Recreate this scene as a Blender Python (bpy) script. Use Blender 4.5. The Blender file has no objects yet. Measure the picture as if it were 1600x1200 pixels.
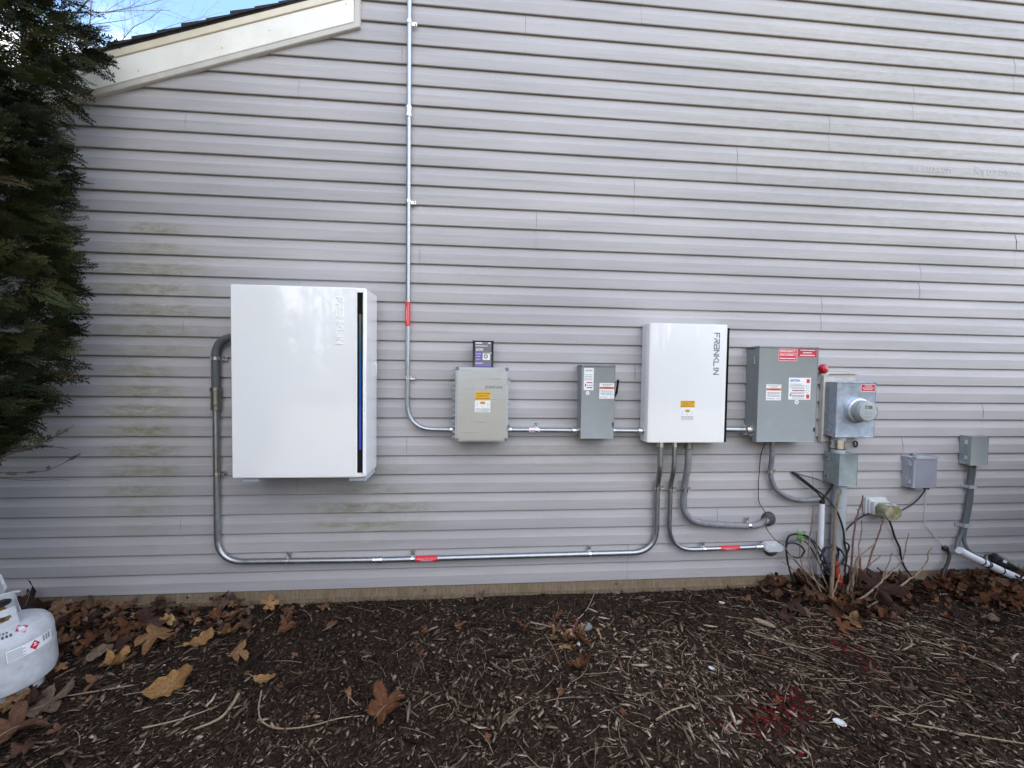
import bpy, bmesh, math, random
import numpy as np
from mathutils import Vector, Matrix, noise as mnoise

R = math.radians
random.seed(7)
rng = np.random.default_rng(11)
SC = bpy.context.scene
COL = SC.collection

# ---------------------------------------------------------------- camera, sky, sun, exposure
cam_d = bpy.data.cameras.new('camera')
cam = bpy.data.objects.new('camera', cam_d)
COL.objects.link(cam)
SC.camera = cam
cam_d.sensor_width = 36.0
cam_d.lens = 36.0 * 620.0 / 1600.0
cam_d.clip_start = 0.02
cam_d.clip_end = 600.0
YAW, PITCH, ROLL = 0.08234914, -0.03381811, 0.01371645
_f = Vector((math.sin(YAW) * math.cos(PITCH), math.cos(YAW) * math.cos(PITCH), math.sin(PITCH)))
_r = Vector((math.cos(YAW), -math.sin(YAW), 0))
_u = _r.cross(_f)
_r2 = _r * math.cos(ROLL) + _u * math.sin(ROLL)
_u2 = -_r * math.sin(ROLL) + _u * math.cos(ROLL)
cam.matrix_world = Matrix(((_r2.x, _u2.x, -_f.x, 0.0), (_r2.y, _u2.y, -_f.y, -2.672), (_r2.z, _u2.z, -_f.z, 1.566), (0, 0, 0, 1)))

SUN_EL, SUN_AZ = 28.0, 72.0       # the sun stands behind the house: wall and bed lie in open shade
world = bpy.data.worlds.new('World')
SC.world = world
world.use_nodes = True
_nt = world.node_tree
_bg = _nt.nodes['Background']
_sky = _nt.nodes.new('ShaderNodeTexSky')
_sky.sky_type = 'NISHITA'
_sky.sun_disc = False
_sky.sun_elevation = R(SUN_EL)
_sky.sun_rotation = R(SUN_AZ)
_sky.air_density = 1.0
_sky.dust_density = 0.8
_sky.ozone_density = 3.0
# fair-weather clouds scattered evenly over the whole sky (the white cabinets mirror them)
CLOUD_SEED = 12.75
def _wn(kind, **kw):
    n = _nt.nodes.new(kind)
    for k, v in kw.items(): setattr(n, k, v)
    return n
_tc = _wn('ShaderNodeTexCoord'); _sp = _wn('ShaderNodeSeparateXYZ'); _nt.links.new(_tc.outputs['Generated'], _sp.inputs[0])
_zz = _wn('ShaderNodeMath', operation='ADD'); _zz.inputs[1].default_value = .22; _nt.links.new(_sp.outputs['Z'], _zz.inputs[0])
_zc = _wn('ShaderNodeMath', operation='MAXIMUM'); _zc.inputs[1].default_value = .05; _nt.links.new(_zz.outputs[0], _zc.inputs[0])
_px = _wn('ShaderNodeMath', operation='DIVIDE'); _nt.links.new(_sp.outputs['X'], _px.inputs[0]); _nt.links.new(_zc.outputs[0], _px.inputs[1])
_py = _wn('ShaderNodeMath', operation='DIVIDE'); _nt.links.new(_sp.outputs['Y'], _py.inputs[0]); _nt.links.new(_zc.outputs[0], _py.inputs[1])
_cb = _wn('ShaderNodeCombineXYZ'); _nt.links.new(_px.outputs[0], _cb.inputs[0]); _nt.links.new(_py.outputs[0], _cb.inputs[1]); _cb.inputs[2].default_value = CLOUD_SEED
_cn = _wn('ShaderNodeTexNoise'); _cn.inputs['Scale'].default_value = 1.1; _cn.inputs['Detail'].default_value = 7; _cn.inputs['Roughness'].default_value = .55
_nt.links.new(_cb.outputs[0], _cn.inputs['Vector'])
_cm = _wn('ShaderNodeMapRange', interpolation_type='SMOOTHSTEP'); _cm.inputs[1].default_value = .43; _cm.inputs[2].default_value = .58
_nt.links.new(_cn.outputs['Fac'], _cm.inputs[0])
_hz = _wn('ShaderNodeMapRange', interpolation_type='SMOOTHSTEP'); _hz.inputs[1].default_value = 0.0; _hz.inputs[2].default_value = .06; _nt.links.new(_sp.outputs['Z'], _hz.inputs[0])
_mm = _wn('ShaderNodeMath', operation='MULTIPLY'); _nt.links.new(_cm.outputs[0], _mm.inputs[0]); _nt.links.new(_hz.outputs[0], _mm.inputs[1])
_mx = _wn('ShaderNodeMix', data_type='RGBA'); _nt.links.new(_mm.outputs[0], _mx.inputs[0]); _nt.links.new(_sky.outputs[0], _mx.inputs[6]); _mx.inputs[7].default_value = (6.6, 6.5, 6.5, 1)
_nt.links.new(_mx.outputs[2], _bg.inputs['Color'])
_bg.inputs['Strength'].default_value = 0.12
sun_d = bpy.data.lights.new('sun', 'SUN')
sun_d.energy = 4.0
sun_d.angle = R(0.5)
sun_d.color = (1.0, 0.93, 0.82)
sun = bpy.data.objects.new('sun', sun_d)
COL.objects.link(sun)
_az = R(SUN_AZ)
_sd = Vector((math.sin(_az) * math.cos(R(SUN_EL)), math.cos(_az) * math.cos(R(SUN_EL)), math.sin(R(SUN_EL))))
sun.rotation_euler = _sd.to_track_quat('Z', 'Y').to_euler()
sun.location = _sd * 30
SC.view_settings.view_transform = 'Standard'
SC.view_settings.look = 'None'
SC.view_settings.exposure = 2.36
SC.view_settings.gamma = 1.0
SC.view_settings.use_curve_mapping = False

# ---------------------------------------------------------------- materials
MATS = {}
def mat(name, col, rough=0.5, metal=0.0, var=0.15, scale=8.0, bump=0.0, bscale=60.0, stretch=None, col2=None, c2lo=0.5, c2hi=0.7, c2scale=5.0, coat=0.0, spec=0.5):
    """principled surface; var = brightness mottling, col2 = blotches of a second colour, bump = fine relief"""
    if name in MATS: return MATS[name]
    m = bpy.data.materials.new(name); m.use_nodes = True
    nt = m.node_tree; b = nt.nodes['Principled BSDF']; L = nt.links.new
    b.inputs['Roughness'].default_value = rough; b.inputs['Metallic'].default_value = metal
    b.inputs['Specular IOR Level'].default_value = spec
    b.inputs['Coat Weight'].default_value = coat
    geo = nt.nodes.new('ShaderNodeNewGeometry'); mp = nt.nodes.new('ShaderNodeMapping')
    L(geo.outputs['Position'], mp.inputs['Vector'])
    if stretch: mp.inputs['Scale'].default_value = stretch
    n = nt.nodes.new('ShaderNodeTexNoise'); n.inputs['Scale'].default_value = scale; n.inputs['Detail'].default_value = 6; n.inputs['Roughness'].default_value = 0.65
    L(mp.outputs[0], n.inputs['Vector'])
    mr = nt.nodes.new('ShaderNodeMapRange'); mr.inputs[1].default_value = 0.3; mr.inputs[2].default_value = 0.7
    mr.inputs[3].default_value = 1 - var; mr.inputs[4].default_value = 1 + var
    L(n.outputs['Fac'], mr.inputs[0])
    mul = nt.nodes.new('ShaderNodeVectorMath'); mul.operation = 'SCALE'
    src = None
    if col2 is not None:
        n2 = nt.nodes.new('ShaderNodeTexNoise'); n2.inputs['Scale'].default_value = c2scale; n2.inputs['Detail'].default_value = 8; n2.inputs['Roughness'].default_value = 0.7
        L(mp.outputs[0], n2.inputs['Vector'])
        m2 = nt.nodes.new('ShaderNodeMapRange'); m2.inputs[1].default_value = c2lo; m2.inputs[2].default_value = c2hi
        L(n2.outputs['Fac'], m2.inputs[0])
        mx = nt.nodes.new('ShaderNodeMix'); mx.data_type = 'RGBA'
        mx.inputs[6].default_value = (*col, 1); mx.inputs[7].default_value = (*col2, 1)
        L(m2.outputs[0], mx.inputs[0]); L(mx.outputs[2], mul.inputs[0])
    else:
        mul.inputs[0].default_value = col
    L(mr.outputs[0], mul.inputs['Scale']); L(mul.outputs[0], b.inputs['Base Color'])
    r2 = nt.nodes.new('ShaderNodeMapRange'); r2.inputs[1].default_value = 0.3; r2.inputs[2].default_value = 0.7
    r2.inputs[3].default_value = max(0.02, rough - 0.08); r2.inputs[4].default_value = min(1, rough + 0.08)
    L(n.outputs['Fac'], r2.inputs[0]); L(r2.outputs[0], b.inputs['Roughness'])
    if bump:
        nb = nt.nodes.new('ShaderNodeTexNoise'); nb.inputs['Scale'].default_value = bscale; nb.inputs['Detail'].default_value = 4
        L(mp.outputs[0], nb.inputs['Vector'])
        bp = nt.nodes.new('ShaderNodeBump'); bp.inputs['Strength'].default_value = bump; bp.inputs['Distance'].default_value = 0.004
        L(nb.outputs['Fac'], bp.inputs['Height']); L(bp.outputs[0], b.inputs['Normal'])
    MATS[name] = m
    return m

def attr_mat(name, rough=0.85, bump=0.0, bscale=200.0, spec=0.12):
    """colour comes from the mesh's own colour attribute (one colour per chip, leaf or spray)"""
    m = bpy.data.materials.new(name); m.use_nodes = True
    nt = m.node_tree; b = nt.nodes['Principled BSDF']; L = nt.links.new
    a = nt.nodes.new('ShaderNodeAttribute'); a.attribute_name = 'Col'
    n = nt.nodes.new('ShaderNodeTexNoise'); n.inputs['Scale'].default_value = 90; n.inputs['Detail'].default_value = 5
    geo = nt.nodes.new('ShaderNodeNewGeometry'); L(geo.outputs['Position'], n.inputs['Vector'])
    mr = nt.nodes.new('ShaderNodeMapRange'); mr.inputs[1].default_value = 0.3; mr.inputs[2].default_value = 0.7; mr.inputs[3].default_value = 0.7; mr.inputs[4].default_value = 1.3
    L(n.outputs['Fac'], mr.inputs[0])
    mul = nt.nodes.new('ShaderNodeVectorMath'); mul.operation = 'SCALE'
    L(a.outputs['Color'], mul.inputs[0]); L(mr.outputs[0], mul.inputs['Scale']); L(mul.outputs[0], b.inputs['Base Color'])
    b.inputs['Roughness'].default_value = rough; b.inputs['Specular IOR Level'].default_value = spec
    if bump:
        nb = nt.nodes.new('ShaderNodeTexNoise'); nb.inputs['Scale'].default_value = bscale
        L(geo.outputs['Position'], nb.inputs['Vector'])
        bp = nt.nodes.new('ShaderNodeBump'); bp.inputs['Strength'].default_value = bump; bp.inputs['Distance'].default_value = 0.003
        L(nb.outputs['Fac'], bp.inputs['Height']); L(bp.outputs[0], b.inputs['Normal'])
    return m

def siding_mat():
    """pinkish grey vinyl: long grain relief, faint dirt streaks, green algae where the photo shows it"""
    m = bpy.data.materials.new('vinyl_siding'); m.use_nodes = True
    nt = m.node_tree; b = nt.nodes['Principled BSDF']; L = nt.links.new; N = nt.nodes.new
    geo = N('ShaderNodeNewGeometry')
    def noise(scale, stretch, detail=5, rough=0.6):
        mp = N('ShaderNodeMapping'); mp.inputs['Scale'].default_value = stretch; L(geo.outputs['Position'], mp.inputs['Vector'])
        n = N('ShaderNodeTexNoise'); n.inputs['Scale'].default_value = scale; n.inputs['Detail'].default_value = detail; n.inputs['Roughness'].default_value = rough
        L(mp.outputs[0], n.inputs['Vector']); return n.outputs['Fac']
    def rng_(v, a, b_, c, d):
        r = N('ShaderNodeMapRange'); r.inputs[1].default_value = a; r.inputs[2].default_value = b_; r.inputs[3].default_value = c; r.inputs[4].default_value = d
        L(v, r.inputs[0]); return r.outputs[0]
    def math_(op, a, b_=None):
        k = N('ShaderNodeMath'); k.operation = op
        for i, v in enumerate((a, b_)):
            if v is None: continue
            if isinstance(v, (int, float)): k.inputs[i].default_value = v
            else: L(v, k.inputs[i])
        return k.outputs[0]
    sep = N('ShaderNodeSeparateXYZ'); L(geo.outputs['Position'], sep.inputs[0])
    def blob(cx, cz, rx, rz, amt):
        dx = math_('DIVIDE', math_('SUBTRACT', sep.outputs['X'], cx), rx); dz = math_('DIVIDE', math_('SUBTRACT', sep.outputs['Z'], cz), rz)
        d2 = math_('ADD', math_('MULTIPLY', dx, dx), math_('MULTIPLY', dz, dz))
        return math_('MULTIPLY', rng_(d2, 0.0, 1.0, 1.0, 0.0), amt)
    algae = None
    for a in ((-2.12, 1.15, .30, .80, 1.0), (-2.05, 2.0, .42, .60, .85), (-2.02, 2.42, .25, .06, .9), (-0.72, 0.62, .5, .26, .85), (-0.85, 0.9, .5, .12, .6), (1.3, 0.9, .4, .25, .35), (0.6, 1.0, 1.1, .13, .3), (3.2, 3.4, 2.2, 1.3, .38)):
        o = blob(*a); algae = o if algae is None else math_('MAXIMUM', algae, o)
    patch = rng_(noise(9, (1, 1, 3.0), 8, .75), .36, .62, 0.0, 1.0)
    course = math_('FRACT', math_('DIVIDE', math_('SUBTRACT', sep.outputs['Z'], .10), .127))
    lower = rng_(course, .50, .66, 1.0, .35)            # growth sits on the flat lower face of each course
    afac = math_('MULTIPLY', math_('MULTIPLY', math_('MULTIPLY', algae, patch), lower), 0.95)
    base = N('ShaderNodeMix'); base.data_type = 'RGBA'
    base.inputs[6].default_value = (.360, .345, .356, 1); base.inputs[7].default_value = (.438, .412, .416, 1)
    L(rng_(noise(1.3, (.5, 1, 2.5)), .35, .65, 0, 1), base.inputs[0])
    streak = N('ShaderNodeMix'); streak.data_type = 'RGBA'
    L(base.outputs[2], streak.inputs[6]); streak.inputs[7].default_value = (.29, .285, .272, 1)
    L(rng_(noise(3.0, (.25, 1, 9), 7, .7), .48, .72, 0, .6), streak.inputs[0])
    alg = N('ShaderNodeMix'); alg.data_type = 'RGBA'
    L(streak.outputs[2], alg.inputs[6]); alg.inputs[7].default_value = (.185, .185, .085, 1); L(afac, alg.inputs[0])
    speck = N('ShaderNodeVectorMath'); speck.operation = 'SCALE'
    L(alg.outputs[2], speck.inputs[0]); L(rng_(noise(140, (1, 1, 1), 2), .3, .7, .95, 1.05), speck.inputs['Scale'])
    L(speck.outputs[0], b.inputs['Base Color'])
    b.inputs['Specular IOR Level'].default_value = .35
    L(rng_(noise(20, (.3, 1, 4)), .3, .7, .42, .6), b.inputs['Roughness'])
    bp = N('ShaderNodeBump'); bp.inputs['Strength'].default_value = .25; bp.inputs['Distance'].default_value = .0012
    L(noise(55, (.12, 1, 2.2), 4), bp.inputs['Height']); L(bp.outputs[0], b.inputs['Normal'])
    return m

M_SIDING = siding_mat()
M_BACK = mat('sheathing', (.05, .04, .035), .9)
M_FOUND = mat('concrete', (.20, .148, .10), .9, var=.4, scale=30, bump=.6, bscale=60, stretch=(3, 1, .4), col2=(.15, .125, .055), c2lo=.48, c2hi=.68, c2scale=1.6)
M_FASCIA = mat('white_fascia', (.80, .78, .71), .45, var=.05, scale=5, col2=(.66, .63, .54), c2lo=.5, c2hi=.8, c2scale=2)
M_TRIM = mat('trim_vinyl', (.52, .49, .45), .5, var=.1, scale=12, bump=.1)
M_DRIP = mat('drip_edge', (.67, .60, .47), .45, var=.08, scale=6)
M_SHINGLE = mat('asphalt_shingle', (.028, .027, .03), .95, var=.5, scale=60, bump=.8, bscale=220)
M_EMT = mat('galvanized_conduit', (.40, .42, .44), .42, 1.0, var=.12, scale=30, bump=.05)
M_ZINC = mat('zinc_fitting', (.72, .73, .75), .28, 1.0, var=.12, scale=60)
M_DARKZINC = mat('dull_steel', (.33, .31, .28), .42, 1.0, var=.2, scale=40)
M_LIQUID = mat('grey_flexible_conduit', (.10, .105, .11), .5, var=.15, scale=20)
M_LIQUID2 = mat('grey_weathered_conduit', (.20, .20, .215), .55, var=.25, scale=25, bump=.3, bscale=50)
M_PVC = mat('grey_pvc', (.36, .385, .41), .5, var=.12, scale=15)
M_WPVC = mat('white_pvc', (.72, .74, .78), .4, var=.08, scale=15)
M_WHITE = mat('white_powder_coat', (.82, .82, .83), .16, var=.015, scale=3, coat=1.0)
M_WHITE2 = mat('white_side', (.74, .75, .79), .3, var=.03, scale=5)
M_EMBOSS = mat('pearl_lettering', (.93, .92, .90), .25, .0, var=.02)
M_GREYPAINT = mat('grey_enamel', (.265, .285, .288), .38, var=.06, scale=9, bump=.04, bscale=300)
M_GREYDARK = mat('grey_enamel_weathered', (.26, .30, .305), .5, var=.16, scale=14, bump=.15, col2=(.195, .23, .225), c2lo=.45, c2hi=.7, c2scale=9)
M_GALV = mat('galvanized_sheet', (.38, .43, .50), .42, .35, var=.2, scale=22, col2=(.44, .48, .53), c2lo=.48, c2hi=.66, c2scale=18)
M_BRUSHED = mat('brushed_metal_door', (.55, .56, .56), .34, .65, var=.06, scale=40, stretch=(.15, 1, 6))
M_POLY = mat('grey_polycarbonate', (.42, .44, .46), .45, var=.06, scale=20)
M_POLYD = mat('dark_grey_corner', (.16, .17, .19), .5)
M_TELECOM = mat('telecom_grey', (.27, .27, .32), .5, var=.07, scale=12)
M_TELEEDGE = mat('telecom_rim', (.36, .37, .42), .45, var=.07)
M_BLACK = mat('black_plastic', (.012, .012, .014), .38, var=.2, scale=20)
M_RUBBER = mat('black_cable', (.014, .014, .016), .5, var=.2, scale=30)
M_GCABLE = mat('grey_cable', (.10, .11, .12), .55, var=.2, scale=30)
M_BROWNWIRE = mat('brown_wire', (.045, .03, .028), .5)
M_WIREW = mat('white_wire', (.55, .54, .52), .5)
M_BOOT = mat('putty_seal', (.055, .055, .06), .75, var=.3, scale=60, bump=.5, bscale=90)
M_RED = mat('red_label', (.62, .025, .04), .45, var=.04)
M_REDDARK = mat('dark_red_label', (.50, .012, .035), .45, var=.04)
M_KNOB = mat('red_knob', (.40, .008, .018), .25, var=.05)
M_ORANGE = mat('orange_band', (.62, .14, .03), .5, var=.04)
M_YELLOW = mat('yellow_label', (.80, .42, .01), .5, var=.04)
M_PAPER = mat('white_label', (.80, .80, .80), .45, var=.03)
M_INK = mat('dark_ink', (.05, .05, .06), .6)
M_INKGREY = mat('grey_ink', (.28, .29, .31), .6)
M_INKRED = mat('maroon_ink', (.30, .03, .06), .6)
M_INKBLUE = mat('blue_ink', (.02, .12, .38), .6)
M_PURPLE = mat('purple_print', (.15, .13, .42), .5)
M_PRINTGREY = mat('grey_print', (.16, .16, .17), .5)
M_PINKINK = mat('pink_ink', (.75, .55, .66), .6)
M_MOSSBOX = mat('mossy_clear_cover', (.20, .20, .10), .45, var=.4, scale=40, col2=(.33, .31, .24), c2lo=.45, c2hi=.6, c2scale=22, bump=.3)
M_OUTLET = mat('white_outlet', (.55, .57, .58), .45, var=.08, scale=20)
M_ORANGEPIPE = mat('orange_plastic', (.40, .042, .014), .5, var=.25, scale=30)
M_TANK = mat('white_tank_paint', (.46, .48, .51), .4, var=.14, scale=25, col2=(.33, .34, .34), c2lo=.58, c2hi=.75, c2scale=14, bump=.05)
M_BRASS = mat('brass', (.45, .33, .15), .35, .9)
M_BARK = mat('bark', (.07, .05, .035), .9, var=.4, scale=40, bump=.6)
M_FARBARK = mat('grey_bark', (.06, .05, .045), .9, var=.3, scale=10)
M_BIT = mat('dirty_white', (.5, .5, .5), .6, var=.3, scale=90, col2=(.2, .17, .13), c2lo=.5, c2hi=.62, c2scale=60)
M_DIAL = mat('meter_dial', (.48, .50, .50), .5, var=.1, scale=50)
M_CUT = mat('cut_stem', (.26, .145, .07), .85, var=.35, scale=60, bump=.4)
M_STEM = mat('shrub_stem', (.215, .16, .112), .8, var=.35, scale=50, bump=.4)
M_STEMRED = mat('shrub_stem_reddish', (.15, .075, .06), .8, var=.35, scale=50, bump=.4)
M_TWIG = mat('pale_twig', (.235, .175, .115), .85, var=.3, scale=60)
M_SCRATCH = mat('wiped_grime', (.52, .51, .52), .55)
M_ALU = mat('cast_aluminium', (.62, .65, .68), .45, .25, var=.08, scale=40)
M_IVY = mat('green_leaf', (.12, .25, .05), .55, var=.2, scale=60)
M_SOIL = mat('mulch_soil', (.024, .0155, .011), .95, spec=.08, var=.7, scale=60, bump=1.0, bscale=110, col2=(.05, .036, .027), c2lo=.5, c2hi=.7, c2scale=28)
M_LAWN = mat('winter_lawn', (.14, .125, .06), .95, var=.4, scale=3, col2=(.15, .12, .07), c2lo=.45, c2hi=.6, c2scale=.7)
M_BATTBACK = mat('grey_bracket', (.42, .45, .49), .45, var=.08)
M_CHIP = attr_mat('wood_chips', .9)
M_LEAF = attr_mat('dry_leaf', .75, .5, 130)
M_FROND = attr_mat('evergreen_foliage', .65)

def led_mat():
    m = bpy.data.materials.new('led_strip'); m.use_nodes = True
    nt = m.node_tree; b = nt.nodes['Principled BSDF']; L = nt.links.new
    b.inputs['Base Color'].default_value = (.01, .012, .016, 1); b.inputs['Roughness'].default_value = .08
    geo = nt.nodes.new('ShaderNodeNewGeometry'); sep = nt.nodes.new('ShaderNodeSeparateXYZ'); L(geo.outputs['Position'], sep.inputs[0])
    mr = nt.nodes.new('ShaderNodeMapRange'); mr.inputs[1].default_value = 1.09; mr.inputs[2].default_value = 1.86
    L(sep.outputs['Z'], mr.inputs[0])
    cr = nt.nodes.new('ShaderNodeValToRGB'); e = cr.color_ramp.elements
    e[0].position = 0; e[0].color = (.0, .03, .55, 1); e[1].position = 1; e[1].color = (.09, .12, .10, 1)
    k = e.new(.45); k.color = (.0, .08, .42, 1); k = e.new(.75); k.color = (.01, .10, .22, 1)
    L(mr.outputs[0], cr.inputs[0]); L(cr.outputs[0], b.inputs['Emission Color'])
    b.inputs['Emission Strength'].default_value = .15
    return m
M_LED = led_mat()
M_GLASSBLACK = mat('black_glass', (.006, .006, .007), .12, var=.0, spec=.35)
def clear_mat():
    m = bpy.data.materials.new('meter_glass'); m.use_nodes = True
    b = m.node_tree.nodes['Principled BSDF']
    b.inputs['Base Color'].default_value = (.95, .97, .97, 1); b.inputs['Roughness'].default_value = .06
    b.inputs['Transmission Weight'].default_value = .9; b.inputs['IOR'].default_value = 1.2
    return m
M_CLEAR = clear_mat()

# ---------------------------------------------------------------- object helpers
def root(name, label, cat, loc, group=None):
    o = bpy.data.objects.new(name, None); COL.objects.link(o)
    o.location = loc; o.empty_display_size = .05
    o['label'] = label; o['category'] = cat
    if group: o['group'] = group
    return o
def tag(o, label, cat, group=None):
    o['label'] = label; o['category'] = cat
    if group: o['group'] = group
    return o
ROOT_OFF = {}
def world_off(p):
    v = Vector((0, 0, 0))
    while p is not None:
        v += p.location; p = p.parent
    return v
def link(name, me, m, parent=None, smooth=False, origin=None):
    """mesh given in world coordinates -> object, shifted under its parent (or to an origin of its own)"""
    o = bpy.data.objects.new(name, me); COL.objects.link(o)
    off = world_off(parent) if parent is not None else Vector((0, 0, 0))
    if origin is not None:
        me.transform(Matrix.Translation(-Vector(origin))); o.location = Vector(origin) - off
    elif parent is not None:
        me.transform(Matrix.Translation(-off))
    if parent is not None: o.parent = parent
    if m is not None:
        me.materials.clear(); me.materials.append(m)
    if smooth:
        me.shade_smooth()
    me.update()
    return o
def bm_obj(name, bm, m, parent=None, smooth=False, origin=None, auto=None):
    bmesh.ops.recalc_face_normals(bm, faces=bm.faces)
    me = bpy.data.meshes.new(name); bm.to_mesh(me); bm.free()
    o = link(name, me, m, parent, smooth, origin)
    if auto is not None:
        me.shade_smooth(); me.set_sharp_from_angle(angle=R(auto))
    return o
def bx(bm, x0, x1, d0, d1, z0, z1, bev=0.0, seg=2):
    """box by x, distance in front of the wall d, and z"""
    g = bmesh.ops.create_cube(bm, size=1.0)
    sx, sy, sz = x1 - x0, d1 - d0, z1 - z0
    for v in g['verts']:
        v.co = Vector((x0 + (v.co.x + .5) * sx, -(d0 + (v.co.y + .5) * sy), z0 + (v.co.z + .5) * sz))
    if bev > 0:
        es = list({e for v in g['verts'] for e in v.link_edges})
        bmesh.ops.bevel(bm, geom=es, offset=bev, segments=seg, affect='EDGES', profile=.5)
def box(name, m, parent, x0, x1, d0, d1, z0, z1, bev=0.0, seg=2, **k):
    bm = bmesh.new(); bx(bm, x0, x1, d0, d1, z0, z1, bev, seg)
    return bm_obj(name, bm, m, parent, auto=35 if bev else None, **k)
def prism(name, m, parent, pts, d0, d1, bev=0.0, **k):
    """outline in (x, z), pushed from d0 to d1"""
    bm = bmesh.new()
    vs = [bm.verts.new((x, -d0, z)) for x, z in pts]; ws = [bm.verts.new((x, -d1, z)) for x, z in pts]
    n = len(pts)
    bm.faces.new(vs); bm.faces.new(ws)
    for i in range(n): bm.faces.new((vs[i], vs[(i + 1) % n], ws[(i + 1) % n], ws[i]))
    if bev: bmesh.ops.bevel(bm, geom=[e for e in bm.edges], offset=bev, segments=2, affect='EDGES')
    return bm_obj(name, bm, m, parent, auto=35, **k)
def rrect(x0, x1, z0, z1, r, n=5):
    out = []
    for cx, cz, a in ((x1 - r, z1 - r, 0), (x0 + r, z1 - r, 90), (x0 + r, z0 + r, 180), (x1 - r, z0 + r, 270)):
        for i in range(n + 1):
            t = R(a + 90 * i / n); out.append((cx + r * math.cos(t), cz + r * math.sin(t)))
    return out
def fillet(pts, rad, n=8):
    """round the corners of a polyline"""
    P = [Vector(p) for p in pts]; out = [P[0]]
    for i in range(1, len(P) - 1):
        a, b, c = P[i - 1], P[i], P[i + 1]; u = (a - b).normalized(); w = (c - b).normalized()
        ang = u.angle(w)
        if abs(ang - math.pi) < 1e-3: out.append(b); continue
        r = rad[i - 1] if isinstance(rad, (list, tuple)) else rad
        t = min(r / math.tan(ang / 2), (a - b).length * .49 if i > 1 else (a - b).length * .98, (c - b).length * .49 if i < len(P) - 2 else (c - b).length * .98)
        for k in range(n + 1):
            s = k / n
            p0 = b + u * t; p2 = b + w * t
            # quadratic blend that follows a circle closely enough at pipe scale
            q = (p0 * (1 - s) ** 2 + b * 2 * s * (1 - s) * .92 + p2 * s ** 2); q /= ((1 - s) ** 2 + 2 * s * (1 - s) * .92 + s ** 2)
            out.append(q)
    out.append(P[-1]); return out
def smooth_path(pts, n=6):
    """catmull-rom through the points"""
    P = [Vector(p) for p in pts]; P = [P[0] * 2 - P[1]] + P + [P[-1] * 2 - P[-2]]; out = []
    for i in range(1, len(P) - 2):
        a, b, c, d = P[i - 1:i + 3]
        for k in range(n):
            t = k / n
            out.append(.5 * ((2 * b) + (c - a) * t + (2 * a - 5 * b + 4 * c - d) * t * t + (-a + 3 * b - 3 * c + d) * t ** 3))
    out.append(P[-2]); return out
def add_tube(bm, pts, rad, seg=12, cap=True):
    P = [Vector(p) for p in pts]; n = len(P); rings = []
    up = None
    for i in range(n):
        t = (P[min(i + 1, n - 1)] - P[max(i - 1, 0)]).normalized()
        if up is None:
            up = t.orthogonal().normalized()
        else:
            up = (up - t * up.dot(t)).normalized()
        v = t.cross(up)
        r = rad[i] if isinstance(rad, (list, tuple)) else rad
        rings.append([bm.verts.new(P[i] + (up * math.cos(2 * math.pi * k / seg) + v * math.sin(2 * math.pi * k / seg)) * r) for k in range(seg)])
    for a, b in zip(rings, rings[1:]):
        for k in range(seg): bm.faces.new((a[k], a[(k + 1) % seg], b[(k + 1) % seg], b[k]))
    if cap: bm.faces.new(rings[0]); bm.faces.new(rings[-1])
def tube(name, m, parent, pts, rad, seg=12, **k):
    bm = bmesh.new(); add_tube(bm, pts, rad, seg)
    return bm_obj(name, bm, m, parent, auto=40, **k)
def W(*a):
    """(x, d, z) triples to world points"""
    return [(x, -d, z) for x, d, z in a]
def rings(name, m, parent, p0, axis, prof, seg=24, **k):
    """turned shape: prof = (distance along axis, radius)"""
    ax = Vector(axis).normalized(); u = ax.orthogonal().normalized(); v = ax.cross(u); p0 = Vector(p0)
    bm = bmesh.new(); rr = []
    for t, r in prof:
        rr.append([bm.verts.new(p0 + ax * t + (u * math.cos(2 * math.pi * i / seg) + v * math.sin(2 * math.pi * i / seg)) * max(r, 1e-5)) for i in range(seg)])
    for a, b in zip(rr, rr[1:]):
        for i in range(seg): bm.faces.new((a[i], a[(i + 1) % seg], b[(i + 1) % seg], b[i]))
    bm.faces.new(rr[0]); bm.faces.new(rr[-1])
    return bm_obj(name, bm, m, parent, auto=35, **k)
DG = bpy.context.evaluated_depsgraph_get
def text(body, cx, cz, d, h, m, parent, width=None, rot=0, bold=0.0, name='lettering'):
    """flat print on a front face: cx, cz = centre, h = cap height, width = fitted width"""
    c = bpy.data.curves.new('t', 'FONT'); c.body = body; c.size = 1.0; c.align_x = 'CENTER'; c.resolution_u = 2; c.offset = bold
    o = bpy.data.objects.new('t', c); COL.objects.link(o)
    bpy.context.view_layer.update()
    me = bpy.data.meshes.new_from_object(o.evaluated_get(DG()))
    bpy.data.objects.remove(o); bpy.data.curves.remove(c)
    co = np.zeros(len(me.vertices) * 3); me.vertices.foreach_get('co', co); co = co.reshape(-1, 3)
    lo, hi = co.min(0), co.max(0)
    co = (co - (lo + hi) / 2); sv = h / max(hi[1] - lo[1], 1e-6); su = (width / (hi[0] - lo[0])) if width else sv
    u, v = co[:, 0] * su, co[:, 1] * sv
    if rot == -90: u, v = v, -u
    out = np.stack([cx + u, np.full_like(u, -d), cz + v], 1).ravel()
    me.vertices.foreach_set('co', out); me.update()
    return link(name, me, m, parent)
def quads(name, m, parent, rects, d):
    """flat printed bars: (x0, x1, z0, z1)"""
    v, f = [], []
    for x0, x1, z0, z1 in rects:
        k = len(v); v += [(x0, -d, z0), (x1, -d, z0), (x1, -d, z1), (x0, -d, z1)]; f.append((k, k + 1, k + 2, k + 3))
    me = bpy.data.meshes.new(name); me.from_pydata(v, [], f)
    return link(name, me, m, parent)
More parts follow.
